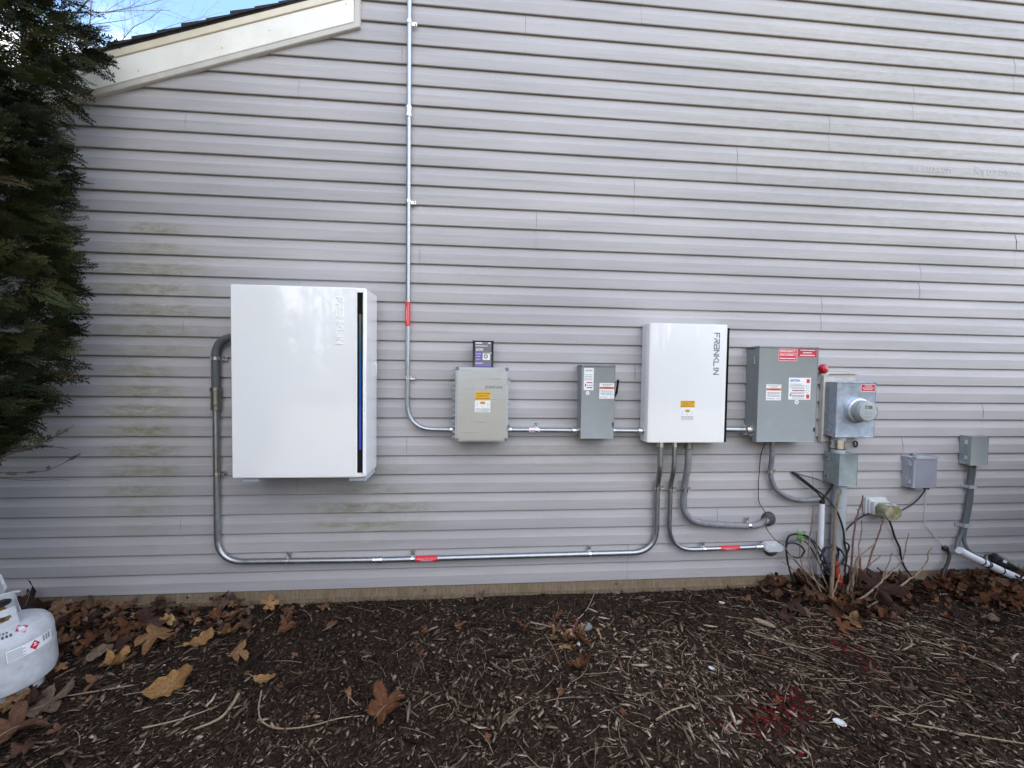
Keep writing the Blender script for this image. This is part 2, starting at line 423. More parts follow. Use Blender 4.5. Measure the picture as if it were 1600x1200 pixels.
def dashes(x0, x1, zc, h, seed):
    """a line of print too small to read: word-length bars"""
    r = random.Random(seed); out = []; x = x0
    while x < x1 - .003:
        w = r.uniform(.005, .016); e = min(x + w, x1); out.append((x, e, zc - h / 2, zc + h / 2)); x = e + .0022
    return out
GL = {'F': [[(0, 0), (0, 1), (1, 1)], [(0, .5), (.8, .5)]], 'R': [[(0, 0), (0, .35)], [(0, 1), (1, 1), (1, .55), (.25, .55), (1, 0)]],
      'A': [[(0, 1), (1, 1), (1, 0), (0, 0), (0, .5), (1, .5)]], 'N': [[(0, 0), (0, 1), (1, 0), (1, 1)]], 'K': [[(0, 0), (0, 1)], [(1, 1), (.35, .5), (1, 0)]],
      'L': [[(0, 1), (0, 0), (.9, 0)]], 'I': [[(.12, 0), (.12, 1)]]}
def logo(word, cx, cz, d, length, h, m, parent, name='lettering', thick=.0055, depth=.0012):
    """wide drawn capitals running downwards, tops to the right"""
    bm = bmesh.new(); wd = [.42 if c == 'I' else 1.0 for c in word]; tot = sum(wd); n = len(word); adv = length / tot; lw = adv * .74; u0 = -length / 2; st_ = [sum(wd[:q]) for q in range(n)]
    for i, ch in enumerate(word):
        for st in GL[ch]:
            P = [(u0 + st_[i] * adv + p[0] * lw, (p[1] - .5) * h) for p in st]
            for (a, b) in zip(P, P[1:]):
                du, dv = b[0] - a[0], b[1] - a[1]; l = math.hypot(du, dv); nu, nv = -dv / l * thick / 2, du / l * thick / 2
                eu, ev = du / l * thick * .4, dv / l * thick * .4
                q = [(a[0] - eu + nu, a[1] - ev + nv), (b[0] + eu + nu, b[1] + ev + nv), (b[0] + eu - nu, b[1] + ev - nv), (a[0] - eu - nu, a[1] - ev - nv)]
                dd = d + depth + random.uniform(0, .0004)
                f = [bm.verts.new((cx + v, -dd, cz - u)) for u, v in q]; g = [bm.verts.new((cx + v, -d + .0005, cz - u)) for u, v in q]
                bm.faces.new(f)
                for k in range(4): bm.faces.new((f[k], f[(k + 1) % 4], g[(k + 1) % 4], g[k]))
    return bm_obj(name, bm, m, parent)
def sticker(m, parent, x0, x1, z0, z1, d, name='label_sticker'):
    return box(name, m, parent, x0, x1, d - .0003, d + .0007, z0, z1)
def screw(parent, x, z, d, r=.006, m=None, name='screw'):
    return rings(name, m or M_ZINC, parent, (x, -d, z), (0, -1, 0), [(0, r), (.002, r), (.0035, r * .6)], 10)
def one_hole_strap(parent, x, z, d, r, axis, side):
    """pipe strap: a half band over the pipe and a flat ear with a screw"""
    bm = bmesh.new(); n = 12
    for s in (-1, 1):
        pass
    ring0, ring1 = [], []
    for i in range(n + 1):
        a = math.pi * i / n
        if axis == 'z': p = (x + math.cos(a) * (r + .0025), -(d + math.sin(a) * (r + .0025)), z); e = Vector((0, 0, .010))
        else: p = (x, -(d + math.sin(a) * (r + .0025)), z + math.cos(a) * (r + .0025)); e = Vector((.010, 0, 0))
        ring0.append(bm.verts.new(Vector(p) - e)); ring1.append(bm.verts.new(Vector(p) + e))
    for i in range(n): bm.faces.new((ring0[i], ring0[i + 1], ring1[i + 1], ring1[i]))
    if axis == 'z':
        xa = x + side * r; bx(bm, min(xa, xa + side * .032), max(xa, xa + side * .032), max(d - r, .002), max(d - r, .002) + .004, z - .011, z + .011, .001)
        sx, sz = x + side * (r + .021), z
    else:
        za = z + side * r; bx(bm, x - .011, x + .011, max(d - r, .002), max(d - r, .002) + .004, min(za, za + side * .032), max(za, za + side * .032), .001)
        sx, sz = x, z + side * (r + .021)
    o = bm_obj('strap', bm, M_ZINC, parent, auto=40)
    o2 = rings('screw', M_BLACK if False else M_DARKZINC, o, (sx, -(max(d - r, .002) + .004), sz), (0, -1, 0), [(0, .0065), (.003, .006), (.004, .002)], 10)
    return o
def coupling(parent, p, axis, r, l=.06, m=None):
    a = Vector(axis).normalized(); p = Vector(p) - a * l / 2
    return rings('coupling', m or M_ZINC, parent, p, a, [(0, r + .002), (.002, r + .0055), (l * .3, r + .0055), (l * .32, r + .003), (l * .45, r + .003), (l * .47, r + .006), (l * .53, r + .006), (l * .55, r + .003), (l * .68, r + .003), (l * .7, r + .0055), (l - .002, r + .0055), (l, r + .002)], 20)
def connector(parent, p, axis, r, l=.035):
    a = Vector(axis).normalized()
    return rings('connector', M_ZINC, parent, p, a, [(0, r + .009), (.006, r + .009), (.0065, r + .005), (l * .6, r + .005), (l * .62, r + .007), (l - .002, r + .007), (l, r + .002)], 20)
def pipe_label(parent, p0, p1, r, lines=1):
    """red wrap-around label with white print on the camera side"""
    p0, p1 = Vector(p0), Vector(p1); a = (p1 - p0).normalized()
    o = tube('warning_label', M_RED, parent, [p0, p1], r + .0012, 20)
    c = (p0 + p1) / 2; l = (p1 - p0).length; d = -c.y + r + .0018
    if abs(a.x) > .5:
        text('WARNING: PHOTOVOLTAIC', c.x, c.z + r * .30, d - .0008, r * .36, M_PAPER, o, l * .86)
        text('POWER SOURCE', c.x, c.z - r * .28, d - .0008, r * .40, M_PAPER, o, l * .55)
    else:
        text('WARNING: PHOTOVOLTAIC', c.x + r * .3, c.z, d - .0008, r * .36, M_PAPER, o, l * .86, rot=-90)
        text('POWER SOURCE', c.x - r * .3, c.z, d - .0008, r * .40, M_PAPER, o, l * .55, rot=-90)
    return o

# ================================================================ SETTING
def ground_h(x, y):
    h = .012 * mnoise.noise((x * 1.3, y * 1.3, 3.1)) + .006 * mnoise.noise((x * 6, y * 6, 1.7))
    h += .05 * math.exp(-((x - 2.55) ** 2 / .30 + (y + .16) ** 2 / .05)) + .045 * math.exp(-((x - 4.0) ** 2 / .5 + (y + .1) ** 2 / .06))
    h += .03 * math.exp(-((x + 2.7) ** 2 / .3 + (y + .12) ** 2 / .05))
    h += .016 * math.exp(-((x - .5) ** 2 / .5 + (y + .75) ** 2 / .3))
    h += .022 * math.exp(-(y / .16) ** 2)
    return h - .004
def build_ground():
    me = bpy.data.meshes.new('ground'); s = 220
    me.from_pydata([(-s, -s, -.05), (s, -s, -.05), (s, s, -.05), (-s, s, -.05)], [], [(0, 1, 2, 3)])
    o = link('ground', me, M_LAWN); o['kind'] = 'structure'
    nx, ny = 260, 90; xs = np.linspace(-5.5, 7.0, nx); ys = np.linspace(-3.6, .06, ny)
    v = [(x, y, ground_h(x, y) if y > -3.5 else -.06) for y in ys for x in xs]
    f = [(j * nx + i, j * nx + i + 1, (j + 1) * nx + i + 1, (j + 1) * nx + i) for j in range(ny - 1) for i in range(nx - 1)]
    me = bpy.data.meshes.new('mulch_bed'); me.from_pydata(v, [], f)
    o = link('mulch_bed', me, M_SOIL, smooth=True); o['kind'] = 'structure'
build_ground()

# ---------------------------------------------------------------- house
Z0, CRS = .10, .127
RAKE_X, RAKE_S = -.775, .343                  # right end of the rake board, slope of the low roof
def rake_z(x): return 3.161 + RAKE_S * (x + 2.414)
house = root('house', 'house gable end with pinkish grey horizontal vinyl siding and dark shingled low roof', 'house', (0, .1, 0))
wall = box('wall', M_BACK, house, -.78, 15.0, -9.0, -.031, .02, 6.9)
prism('wall', M_BACK, house, [(-4.6, .02), (-.781, .02), (-.781, rake_z(-.781) + .1), (-4.6, rake_z(-4.6) + .1)], -9.0, -.031)
def siding_panel(row, x0, x1, lap_left):
    """two courses of dutch-lap siding in one panel: flat lower face, bevel above, undercut butt edge"""
    r = random.Random(row * 131 + int(x0 * 50)); zb = Z0 + row * 2 * CRS
    prof = [(-.0160, .0060), (-.0062, .0056), (-.0046, .0003), (-.0004, .0038), (.0002, .0066), (-.0012, .070), (-.0026, .0735), (-.0136, .1225), (-.0155, .1375)]
    v, f = [], []
    ph = r.uniform(0, 9)
    for c in range(2):
        z0 = zb + c * CRS; xa, xb = x0, x1
        if z0 > rake_z(-4.6):
            lim = (z0 - 3.161) / RAKE_S - 2.414 if z0 < rake_z(RAKE_X) else -.80
            xa = max(xa, lim - .02)
        if xb - xa < .03: continue
        n = max(2, int((xb - xa) / .10)); k0 = len(v); m = len(prof)
        bow = r.uniform(-.0012, .0012)
        for i in range(n + 1):
            x = xa + (xb - xa) * i / n
            wz = .0013 * mnoise.noise((x * .9, row * 3.1 + c, 4.2)) + .0004 * mnoise.noise((x * 7, row * 5 + c, 1))
            wy = .0018 * mnoise.noise((x * 1.1 + ph, row * 2.3 + c * 7, 9.7))
            lift = 0.0
            if lap_left and x - xa < .12: lift = .0007 * (1 - (x - xa) / .12) + .0002
            for q, (d, z) in enumerate(prof):
                wob = .0010 * math.sin(z / CRS * 3.14) * (1 if lap_left and i == 0 else 0) * (1 if c else -1)
                v.append((x + wob, -(d + lift + (wy if 1 <= q <= 6 else wy * .4)), z0 + z + wz))
        for i in range(n):
            for q in range(m - 1):
                a = k0 + i * m + q; f.append((a, a + m, a + m + 1, a + 1))
    if not f: return
    me = bpy.data.meshes.new('siding_panel'); me.from_pydata(v, [], f)
    o = link('siding_panel', me, M_SIDING, wall, origin=((x0 + x1) / 2, 0, zb))
    me.shade_smooth(); me.set_sharp_from_angle(angle=R(12))
JOINT = [1.057, 1.709, 2.428, 3.13, .17, 1.076, 1.741, 2.444, 3.208, .37, 1.04, 1.771, 2.449, 3.088, .277, 1.06, 1.75, 2.43, 3.1, .3, 1.05, 1.75, 2.44, 3.1, .3, 1.1]
for row, j in enumerate(JOINT):
    xs = [j + 3.606 * k for k in range(-3, 4)]
    xs = [-4.6] + [x for x in xs if -4.4 < x < 8.0] + [9.5]
    for a, b in zip(xs, xs[1:]):
        siding_panel(row, a, b - .0010, a > -4.5)
fnd = box('foundation', M_FOUND, house, -4.6, 8.0, -.5, -.004, -.3, .099)
box('ledge', M_FOUND, fnd, -4.6, 8.0, -.2, .010, -.3, .046, .004)
for x in (-1.86, -.35, .98, 2.9):
    rings('screw', M_DARKZINC, fnd, (x, .004, .075), (0, -1, 0), [(0, .009), (.003, .008), (.0045, .003)], 10)
# low roof: rake trim, fascia, drip edge, shingles
def rake_strip(name, m, parent, lo, hi, d0, d1, xl=-4.9, xr=RAKE_X, bev=.002):
    return prism(name, m, parent, [(xl, rake_z(xl) + lo), (xr, rake_z(xr) + lo), (xr, rake_z(xr) + hi), (xl, rake_z(xl) + hi)], d0, d1, bev)
roof = prism('roof', M_SHINGLE, house, [(-4.9, rake_z(-4.9) + .232), (-.79, rake_z(-.79) + .232), (-.79, rake_z(-.79) + .248), (-4.9, rake_z(-4.9) + .248)], -5.0, .030)
for (xa, xb) in ((-4.9, -2.87), (-2.868, -.812)):
    prism('fascia_board', M_FASCIA, house, [(xa, rake_z(xa) + .036), (xb, rake_z(xb) + .036), (xb, rake_z(xb) + .186), (xa, rake_z(xa) + .186)], -.01, .024, .002)
rake_strip('drip_edge', M_DRIP, house, .1865, .232, -.01, .031, xr=-.80)
prism('rake_trim', M_TRIM, house, [(-4.9, rake_z(-4.9)), (RAKE_X, rake_z(RAKE_X)), (RAKE_X, rake_z(RAKE_X) + .45), (RAKE_X - .032, rake_z(RAKE_X) + .45), (RAKE_X - .032, rake_z(RAKE_X) + .024), (-4.9, rake_z(-4.9) + .035)], -.01, .020, .003)
for i in range(30):                               # shingle ends stepping up the rake
    xa = -4.9 + i * .14
    if xa > -.82: break
    ext = random.uniform(.004, .016); th = random.uniform(.018, .026)
    xb = min(xa + .185, -.80); za, zb_ = rake_z(xa) + .247, rake_z(xb) + .247
    prism('shingle', M_SHINGLE, roof, [(xa, za + .001), (xb, zb_ - .002), (xb, zb_ + .004), (xa, za + th + random.uniform(-.003, .003))], -.9, .030 + ext)
for x, up in ((-2.08, .05), (-1.86, .19), (-1.32, .10), (-.86, .15), (-1.6, .06)):
    rings('nail_head', M_TRIM, house, (x, -.0238, rake_z(x) + .036 + up * .8), (0, -1, 0), [(0, .005), (.0018, .004)], 8)

# ================================================================ BATTERY CABINET
def battery():
    t = root('battery_cabinet', 'large white glossy battery cabinet with blue light strip on the siding', 'battery', (-1.04, -.05, .90))
    XL, XR, ZB, ZT, DF = -1.405, -.660, .929, 2.031, .300
    bm = bmesh.new()
    prof = [(XL + .004, .045), (XL, .05), (XL, DF - .006), (XL + .006, DF), (-.722, DF), (-.70, DF - .001), (XR - .008, DF - .009), (XR, DF - .018), (XR, .05), (XR - .004, .045)]
    lo = [bm.verts.new((x, -d, ZB + (.0 if d > .1 else .0))) for x, d in prof]; hi = [bm.verts.new((x, -d, ZT)) for x, d in prof]
    n = len(prof); bm.faces.new(lo); bm.faces.new(hi)
    for i in range(n): bm.faces.new((lo[i], lo[(i + 1) % n], hi[(i + 1) % n], hi[i]))
    es = [e for e in bm.edges if abs(e.verts[0].co.z - e.verts[1].co.z) < 1e-5]
    bmesh.ops.bevel(bm, geom=es, offset=.004, segments=2, affect='EDGES')
    bm_obj('cabinet_shell', bm, M_WHITE, t, auto=25)
    st = box('light_bar', M_GLASSBLACK, t, -.7065, -.6755, DF - .020, DF - .0005 + .0006, .956, 2.005, .0015)
    box('lit_strip', M_LED, st, -.6965, -.6845, DF - .006, DF + .0010, 1.09, 1.88)
    box('light_bar_frame', M_EMBOSS, t, -.7125, -.7070, DF - .010, DF + .0012, .944, 2.016, .001)
    box('light_bar_frame', M_EMBOSS, t, -.6750, -.6690, DF - .016, DF - .0015, .944, 2.016, .001)
    logo('FRANKLIN', -.806, 1.836, DF + .0002, .275, .036, M_EMBOSS, t, thick=.0066, depth=.0022)
    box('wall_bracket', M_BATTBACK, t, -1.34, -.68, .0, .05, 1.75, 1.85, .003)
    box('wall_bracket', M_BATTBACK, t, -1.34, -.68, .0, .05, 1.05, 1.15, .003)
    box('foot_bracket', M_BATTBACK, t, -.76, -.668, .06, .27, .902, .9285, .004)
    box('foot_bracket', M_BATTBACK, t, -1.36, -1.27, .06, .27, .902, .9285, .004)
    hd = tube('side_handle', M_WHITE, t, fillet(W((XR - .005, .10, 1.60), (XR + .010, .10, 1.60), (XR + .010, .10, 1.53), (XR - .005, .10, 1.53)), .008), .003, 8)
battery()

# ================================================================ COMBINER BOX (with door) AND TIMER PACK
def combiner():
    t = root('combiner_box', 'brushed metal combiner box with hinged door and yellow shutdown label', 'electrical box', (.02, -.003, 1.10))
    X0, X1, Z_0, Z_1 = -.150, .186, 1.110, 1.584
    prism('enclosure_body', M_POLY, t, rrect(X0 + .006, X1 - .006, Z_0 + .006, Z_1 - .006, .018), .004, .095, .003)
    prism('door_frame', M_POLY, t, rrect(X0, X1, Z_0, Z_1, .016), .097, .135, .004)
    door = prism('door', M_BRUSHED, t, rrect(X0 + .012, X1 - .012, Z_0 + .010, Z_1 - .010, .026), .132, .1405, .0025)
    for x in (X0 + .010, X1 - .010):
        for z in (Z_0 + .010, Z_1 - .010):
            prism('corner_cap', M_POLYD, t, rrect(x - .011, x + .011, z - .011, z + .011, .007, 3), .130, .1375, .0015)
    for i in range(13):
        z = Z_0 + .025 + i * .0352
        box('hinge_lug', M_POLY, t, X0 - .020, X0 + .002, .070, .102, z - .007, z + .007, .003)
    box('hinge_rail', M_POLY, t, X0 - .008, X0 + .002, .074, .096, Z_0 + .012, Z_1 - .012, .002)
    for z in (Z_1 - .085, Z_0 + .085):
        box('latch', M_EMT, t, X1 - .002, X1 + .011, .088, .139, z - .016, z + .016, .002)
    hp = prism('hasp', M_POLY, t, [(X1 - .002, 1.372), (X1 + .006, 1.372), (X1 + .018, 1.352), (X1 + .006, 1.328), (X1 - .002, 1.328)], .105, .120, .0015)
    rings('hasp_hole', M_INK, hp, (X1 + .007, -.1202, 1.350), (0, -1, 0), [(0, .004), (.0003, .004)], 10)
    D = .1407
    text('ENPHASE', .104, 1.458, D + .0004, .017, M_PRINTGREY, door, .088, bold=.02)
    lg = quads('emblem', M_ORANGE, door, [(.037, .0405, 1.449, 1.467), (.037, .054, 1.4635, 1.467), (.037, .054, 1.449, 1.4525), (.0505, .054, 1.449, 1.467), (.043, .049, 1.4565, 1.4595)], D + .0004)
    s = sticker(M_YELLOW, t, -.027, .072, 1.374, 1.428, D)
    text('SOLAR PV SYSTEM', .0225, 1.417, D + .0012, .0095, M_INK, s, .088, bold=.012)
    text('EQUIPPED WITH', .0225, 1.401, D + .0012, .0095, M_INK, s, .070, bold=.012)
    text('RAPID SHUTDOWN', .0225, 1.385, D + .0012, .0095, M_INK, s, .086, bold=.012)
    p = sticker(M_PAPER, t, -.027, .072, 1.298, 1.3735, D, 'paper_sticker')
    diagram(p, .0225, 1.340, D + .0012, 1.0)
    for i in range(3):
        quads('fine_print', M_INKGREY, p, dashes(-.020 + .004 * (i == 2), .066 - .006 * (i == 2), 1.3195 - i * .0075, .0036, 40 + i), D + .0012)
def diagram(p, x, z, d, s):
    """the little house picture of a shutdown label"""
    quads('roof_picture', M_YELLOW, p, [(x - .016 * s, x + .016 * s, z + .010 * s, z + .026 * s)], d)
    quads('roof_picture', M_INKRED, p, [(x - .013 * s, x + .013 * s, z + .013 * s, z + .0155 * s), (x - .013 * s, x + .013 * s, z + .020 * s, z + .0225 * s)], d + .0003)
    quads('picture_lines', M_INKGREY, p, [(x - .034 * s, x - .0325 * s, z - .006 * s, z + .012 * s), (x - .038 * s, x - .028 * s, z + .011 * s, z + .0125 * s), (x + .0325 * s, x + .034 * s, z - .006 * s, z + .012 * s), (x + .028 * s, x + .038 * s, z + .011 * s, z + .0125 * s), (x - .001 * s, x + .001 * s, z - .008 * s, z + .002 * s)], d)
combiner()
def timer_pack():
    t = root('product_pack', 'small black framed product pack standing on top of the combiner box', 'package', (.023, -.07, 1.585))
    X0, X1, Z_0, Z_1 = -.044, .089, 1.5855, 1.755
    box('black_case', M_BLACK, t, X0, X1, .035, .100, Z_0, Z_1, .004)
    p = box('printed_card', M_PRINTGREY, t, X0 + .014, X1 - .014, .0995, .1008, Z_0 + .003, Z_1 - .008)
    D = .1012
    quads('print_bars', M_PAPER, p, [(X0 + .018, X0 + .06, 1.737, 1.7445), (X1 - .034, X1 - .019, 1.738, 1.7445)] + dashes(X0 + .018, X0 + .095, 1.722, .005, 5), D)
    text('600', X0 + .044, 1.699, D, .019, M_PINKINK, p, .048, bold=.04)
    quads('purple_panel', M_PURPLE, p, [(X0 + .018, X0 + .055, 1.622, 1.684), (X0 + .015, X1 - .015, 1.589, 1.602)], D)
    quads('panel_print', M_PINKINK, p, dashes(X0 + .022, X0 + .052, 1.671, .005, 7) + dashes(X0 + .022, X0 + .052, 1.654, .005, 8) + dashes(X0 + .022, X0 + .050, 1.636, .005, 9) + dashes(X0 + .018, X0 + .066, 1.611, .007, 10), D + .0004)
    pic = quads('picture', M_PAPER, p, [(X0 + .064, X1 - .022, 1.632, 1.682), (X0 + .064, X1 - .012, 1.674, 1.680)], D)
    rings('picture_dial', M_PRINTGREY, pic, (X0 + .084, -D - .0003, 1.655), (0, -1, 0), [(0, .014), (.0004, .0138)], 20)
    rings('picture_dial', M_PAPER, pic, (X0 + .084, -D - .0009, 1.655), (0, -1, 0), [(0, .007), (.0004, .0068)], 16)
timer_pack()

# ================================================================ SMALL SAFETY SWITCH
def warn_label(t, x0, x1, z0, z1, d, seed):
    s = sticker(M_PAPER, t, x0, x1, z0, z1, d, 'warning_sticker'); h = z1 - z0; w = x1 - x0
    quads('orange_band', M_ORANGE, s, [(x0 + .001, x1 - .001, z0 + h * .62, z0 + h * .76)], d + .0010)
    text('WARNING', (x0 + x1) / 2 + w * .06, z0 + h * .69, d + .0014, h * .08, M_INK, s, w * .52, bold=.02)
    r = []
    for i, (fz, a, b) in enumerate(((.92, .10, .92), (.83, .22, .78), (.50, .08, .94), (.42, .12, .90), (.33, .06, .92), (.25, .10, .95), (.10, .06, .58), (.10, .72, .92))):
        r += dashes(x0 + w * a, x0 + w * b, z0 + h * fz, h * .045, seed + i)
    quads('fine_print', M_INKGREY, s, r, d + .0010)
def small_switch():
    t = root('safety_switch', 'small narrow grey safety switch with black side handle', 'electrical box', (.78, -.003, 1.12))
    X0, X1, Z_0, Z_1, D = .669, .893, 1.125, 1.606, .115
    box('enclosure_body', M_GREYPAINT, t, X0 + .004, X1 - .006, .003, D - .012, Z_0 + .004, Z_1 - .010, .003)
    cov = box('cover', M_GREYPAINT, t, X0, X1, D - .022, D, Z_0, Z_1 - .004, .003)
    box('rain_lip', M_GREYDARK, t, X0 - .002, X1 - .004, .003, D + .006, Z_1 - .0035, Z_1 + .004, .0015)
    box('handle_base', M_POLYD, t, X1 - .005, X1 + .008, .05, .10, 1.385, 1.500, .003)
    tube('handle', M_BLACK, t, fillet(W((X1 + .008, .08, 1.395), (X1 + .017, .105, 1.43), (X1 + .019, .125, 1.515)), .03), .008, 10)
    box('latch', M_INK, cov, X1 - .012, X1 - .004, D - .001, D + .004, 1.205, 1.232, .001)
    screw(cov, .852, 1.262, D, .004, M_GREYDARK)
    s = sticker(M_PAPER, t, .684, .749, 1.444, 1.590, D)
    text('EATON', .7175, 1.573, D + .0012, .013, M_INKGREY, s, .044, bold=.03)
    r = []
    for i, z in enumerate((1.545, 1.534, 1.523, 1.512)): r += dashes(.689, .744, z, .004, 60 + i)
    quads('fine_print', M_INKGREY, s, r, D + .0012)
    r = []
    for i, z in enumerate((1.494, 1.477, 1.461)): r += dashes(.704, .746, z, .0075 if i != 1 else .004, 70 + i)
    quads('maroon_print', M_INKRED, s, r, D + .0012); quads('hazard_mark', M_INK, s, [(.692, .699, 1.468, 1.486)], D + .0012)
    c = rings('round_sticker', M_PAPER, t, (.711, -D + .0002, 1.425), (0, -1, 0), [(0, .0125), (.0008, .0125)], 20)
    quads('mark', M_INKGREY, c, [(.706, .716, 1.4225, 1.4275), (.7085, .7105, 1.419, 1.431)], D + .0011)
    warn_label(t, .790, .889, 1.389, 1.492, D, 80)
small_switch()

# ================================================================ WHITE CONTROL CABINET
def control():
    t = root('control_cabinet', 'white control cabinet with dark lettering and black right edge between grey switches', 'electrical box', (1.39, -.003, 1.10))
    X0, X1, Z_0, Z_1, D = 1.113, 1.668, 1.099, 1.893, .130
    bm = bmesh.new()
    prof = [(X0 + .008, .004), (X0 + .004, .008), (X0 + .004, .074), (X0, .076), (X0, D - .026), (X0 + .008, D - .008), (X0 + .028, D), (X1 - .016, D), (X1 - .016, .004)]
    lo = [bm.verts.new((x, -d, Z_0)) for x, d in prof]; hi = [bm.verts.new((x, -d, Z_1)) for x, d in prof]
    n = len(prof); bm.faces.new(lo); bm.faces.new(hi)
    for i in range(n): bm.faces.new((lo[i], lo[(i + 1) % n], hi[(i + 1) % n], hi[i]))
    es = [e for e in bm.edges if abs(e.verts[0].co.z - e.verts[1].co.z) < 1e-5]
    bmesh.ops.bevel(bm, geom=es, offset=.003, segments=2, affect='EDGES')
    bm_obj('cabinet_shell', bm, M_WHITE, t, auto=35)
    box('edge_strip', M_GLASSBLACK, t, X1 - .0155, X1, .01, D - .001, Z_0 + .004, Z_1 - .022, .0015)
    logo('FRANKLIN', 1.581, 1.692, D + .0002, .285, .034, M_PRINTGREY, t, thick=.0066, depth=.0008)
    s = sticker(M_YELLOW, t, 1.340, 1.440, 1.336, 1.381, D)
    for i, (w, tx) in enumerate(((.090, 'SOLAR PV SYSTEM'), (.070, 'EQUIPPED WITH'), (.088, 'RAPID SHUTDOWN'))):
        text(tx, 1.390, 1.3715 - i * .0133, D + .0012, .0085, M_INK, s, w, bold=.012)
    p = sticker(M_PAPER, t, 1.340, 1.440, 1.246, 1.3355, D, 'paper_sticker')
    diagram(p, 1.390, 1.295, D + .0012, 1.0)
    for i in range(3): quads('fine_print', M_INKGREY, p, dashes(1.346 + .006 * (i == 2), 1.434, 1.274 - i * .0085, .004, 50 + i), D + .0012)
    rings('cap_nut', M_ZINC, t, (1.132, -.07, 1.166), (-1, 0, 0), [(0, .022), (.022, .022), (.026, .018)], 20)
control()

# ================================================================ LARGE SAFETY SWITCH
def large_switch():
    t = root('safety_switch', 'large grey safety switch with red emergency disconnect labels and red knob lever', 'electrical box', (2.09, -.003, 1.10))
    X0, X1, Z_0, Z_1, D = 1.884, 2.312, 1.104, 1.751, .128
    box('enclosure_body', M_GREYPAINT, t, X0 + .004, X1 - .012, .003, D - .030, Z_0 + .022, Z_1 - .014, .004)
    cov = box('cover', M_GREYPAINT, t, X0, X1, D - .034, D, Z_0, Z_1 - .004, .004)
    box('rain_lip', M_GREYDARK, t, X0 - .001, X1 - .004, .003, D + .005, Z_1 - .0035, Z_1 + .003, .0012)
    for z0, z1 in ((1.632, 1.688), (1.165, 1.225)):
        tube('hinge', M_ZINC, t, W((X0 - .003, D - .040, z0), (X0 - .003, D - .040, z1)), .0045, 10)
    box('latch', M_INK, cov, X1 - .014, X1 - .004, D - .001, D + .004, 1.176, 1.200, .001)
    s = sticker(M_RED, t, 2.022, 2.160, 1.656, 1.742, D, 'red_sign')
    quads('white_border', M_PAPER, s, [(2.024, 2.158, 1.7375, 1.740), (2.024, 2.158, 1.658, 1.6605), (2.024, 2.0265, 1.658, 1.740), (2.1555, 2.158, 1.658, 1.740)], D + .0011)
    text('EMERGENCY', 2.091, 1.724, D + .0013, .0165, M_PAPER, s, .112, bold=.02)
    text('DISCONNECT', 2.091, 1.700, D + .0013, .0165, M_PAPER, s, .116, bold=.02)
    quads('fine_print', M_PAPER, s, dashes(2.032, 2.150, 1.674, .006, 21), D + .0013)
    s = sticker(M_REDDARK, t, 2.165, 2.300, 1.688, 1.742, D, 'red_sign')
    r = dashes(2.180, 2.286, 1.732, .005, 31) + dashes(2.200, 2.264, 1.715, .006, 32) + dashes(2.180, 2.286, 1.698, .006, 33)
    quads('fine_print', M_PAPER, s, r, D + .0013)
    s = sticker(M_PAPER, t, 2.106, 2.266, 1.394, 1.544, D)
    text('EATON', 2.150, 1.525, D + .0012, .017, M_INKBLUE, s, .066, bold=.04)
    r = []
    for i, (z, a, b) in enumerate(((1.500, 2.112, 2.20), (1.490, 2.118, 2.226), (1.480, 2.112, 2.218), (1.470, 2.126, 2.222), (1.442, 2.120, 2.222), (1.434, 2.120, 2.222), (1.405, 2.134, 2.222))): r += dashes(a, b, z, .0042, 90 + i)
    quads('fine_print', M_INKGREY, s, r, D + .0012)
    quads('maroon_print', M_INKRED, s, dashes(2.132, 2.224, 1.456, .0075, 17) + dashes(2.128, 2.224, 1.419, .0075, 18), D + .0012)
    quads('hazard_mark', M_INK, s, [(2.117, 2.124, 1.418, 1.434)], D + .0012)
    quads('red_square', M_RED, s, [(2.235, 2.258, 1.508, 1.535), (2.235, 2.258, 1.402, 1.430)], D + .0012)
    for z in (1.482, 1.452): rings('mark', M_INKGREY, s, (2.244, -D - .0006, z), (0, -1, 0), [(0, .011), (.0004, .011)], 16); rings('mark', M_PAPER, s, (2.244, -D - .0011, z), (0, -1, 0), [(0, .0085), (.0003, .0085)], 16)
    c = rings('round_sticker', M_PAPER, t, (2.168, -D + .0002, 1.377), (0, -1, 0), [(0, .015), (.0008, .015)], 20)
    quads('mark', M_INKGREY, c, [(2.161, 2.175, 1.374, 1.380), (2.1645, 2.167, 1.370, 1.385)], D + .0011)
    warn_label(t, 1.944, 2.052, 1.388, 1.496, D, 100)
    br = prism('handle_bracket', M_GREYPAINT, t, [(2.300, 1.39), (2.345, 1.39), (2.350, 1.45), (2.350, 1.585), (2.335, 1.600), (2.300, 1.600)], .045, .085, .003)
    bm = bmesh.new(); add_tube(bm, W((2.345, .075, 1.50), (2.362, .105, 1.605)), .010, 10)
    bm_obj('lever', M_GREYPAINT and bm, M_GREYPAINT, t, auto=40) if False else bm_obj('lever', bm, M_GREYPAINT, t, auto=40)
    rings('knob', M_KNOB, t, (2.358, -.100, 1.606), (.25, -1, .05), [(0, .014), (.004, .029), (.012, .033), (.028, .033), (.036, .028), (.040, .018)], 28)
    rings('bracket_pivot', M_ZINC, br, (2.322, -.085, 1.412), (0, -1, 0), [(0, .010), (.004, .010), (.006, .006)], 14)
large_switch()

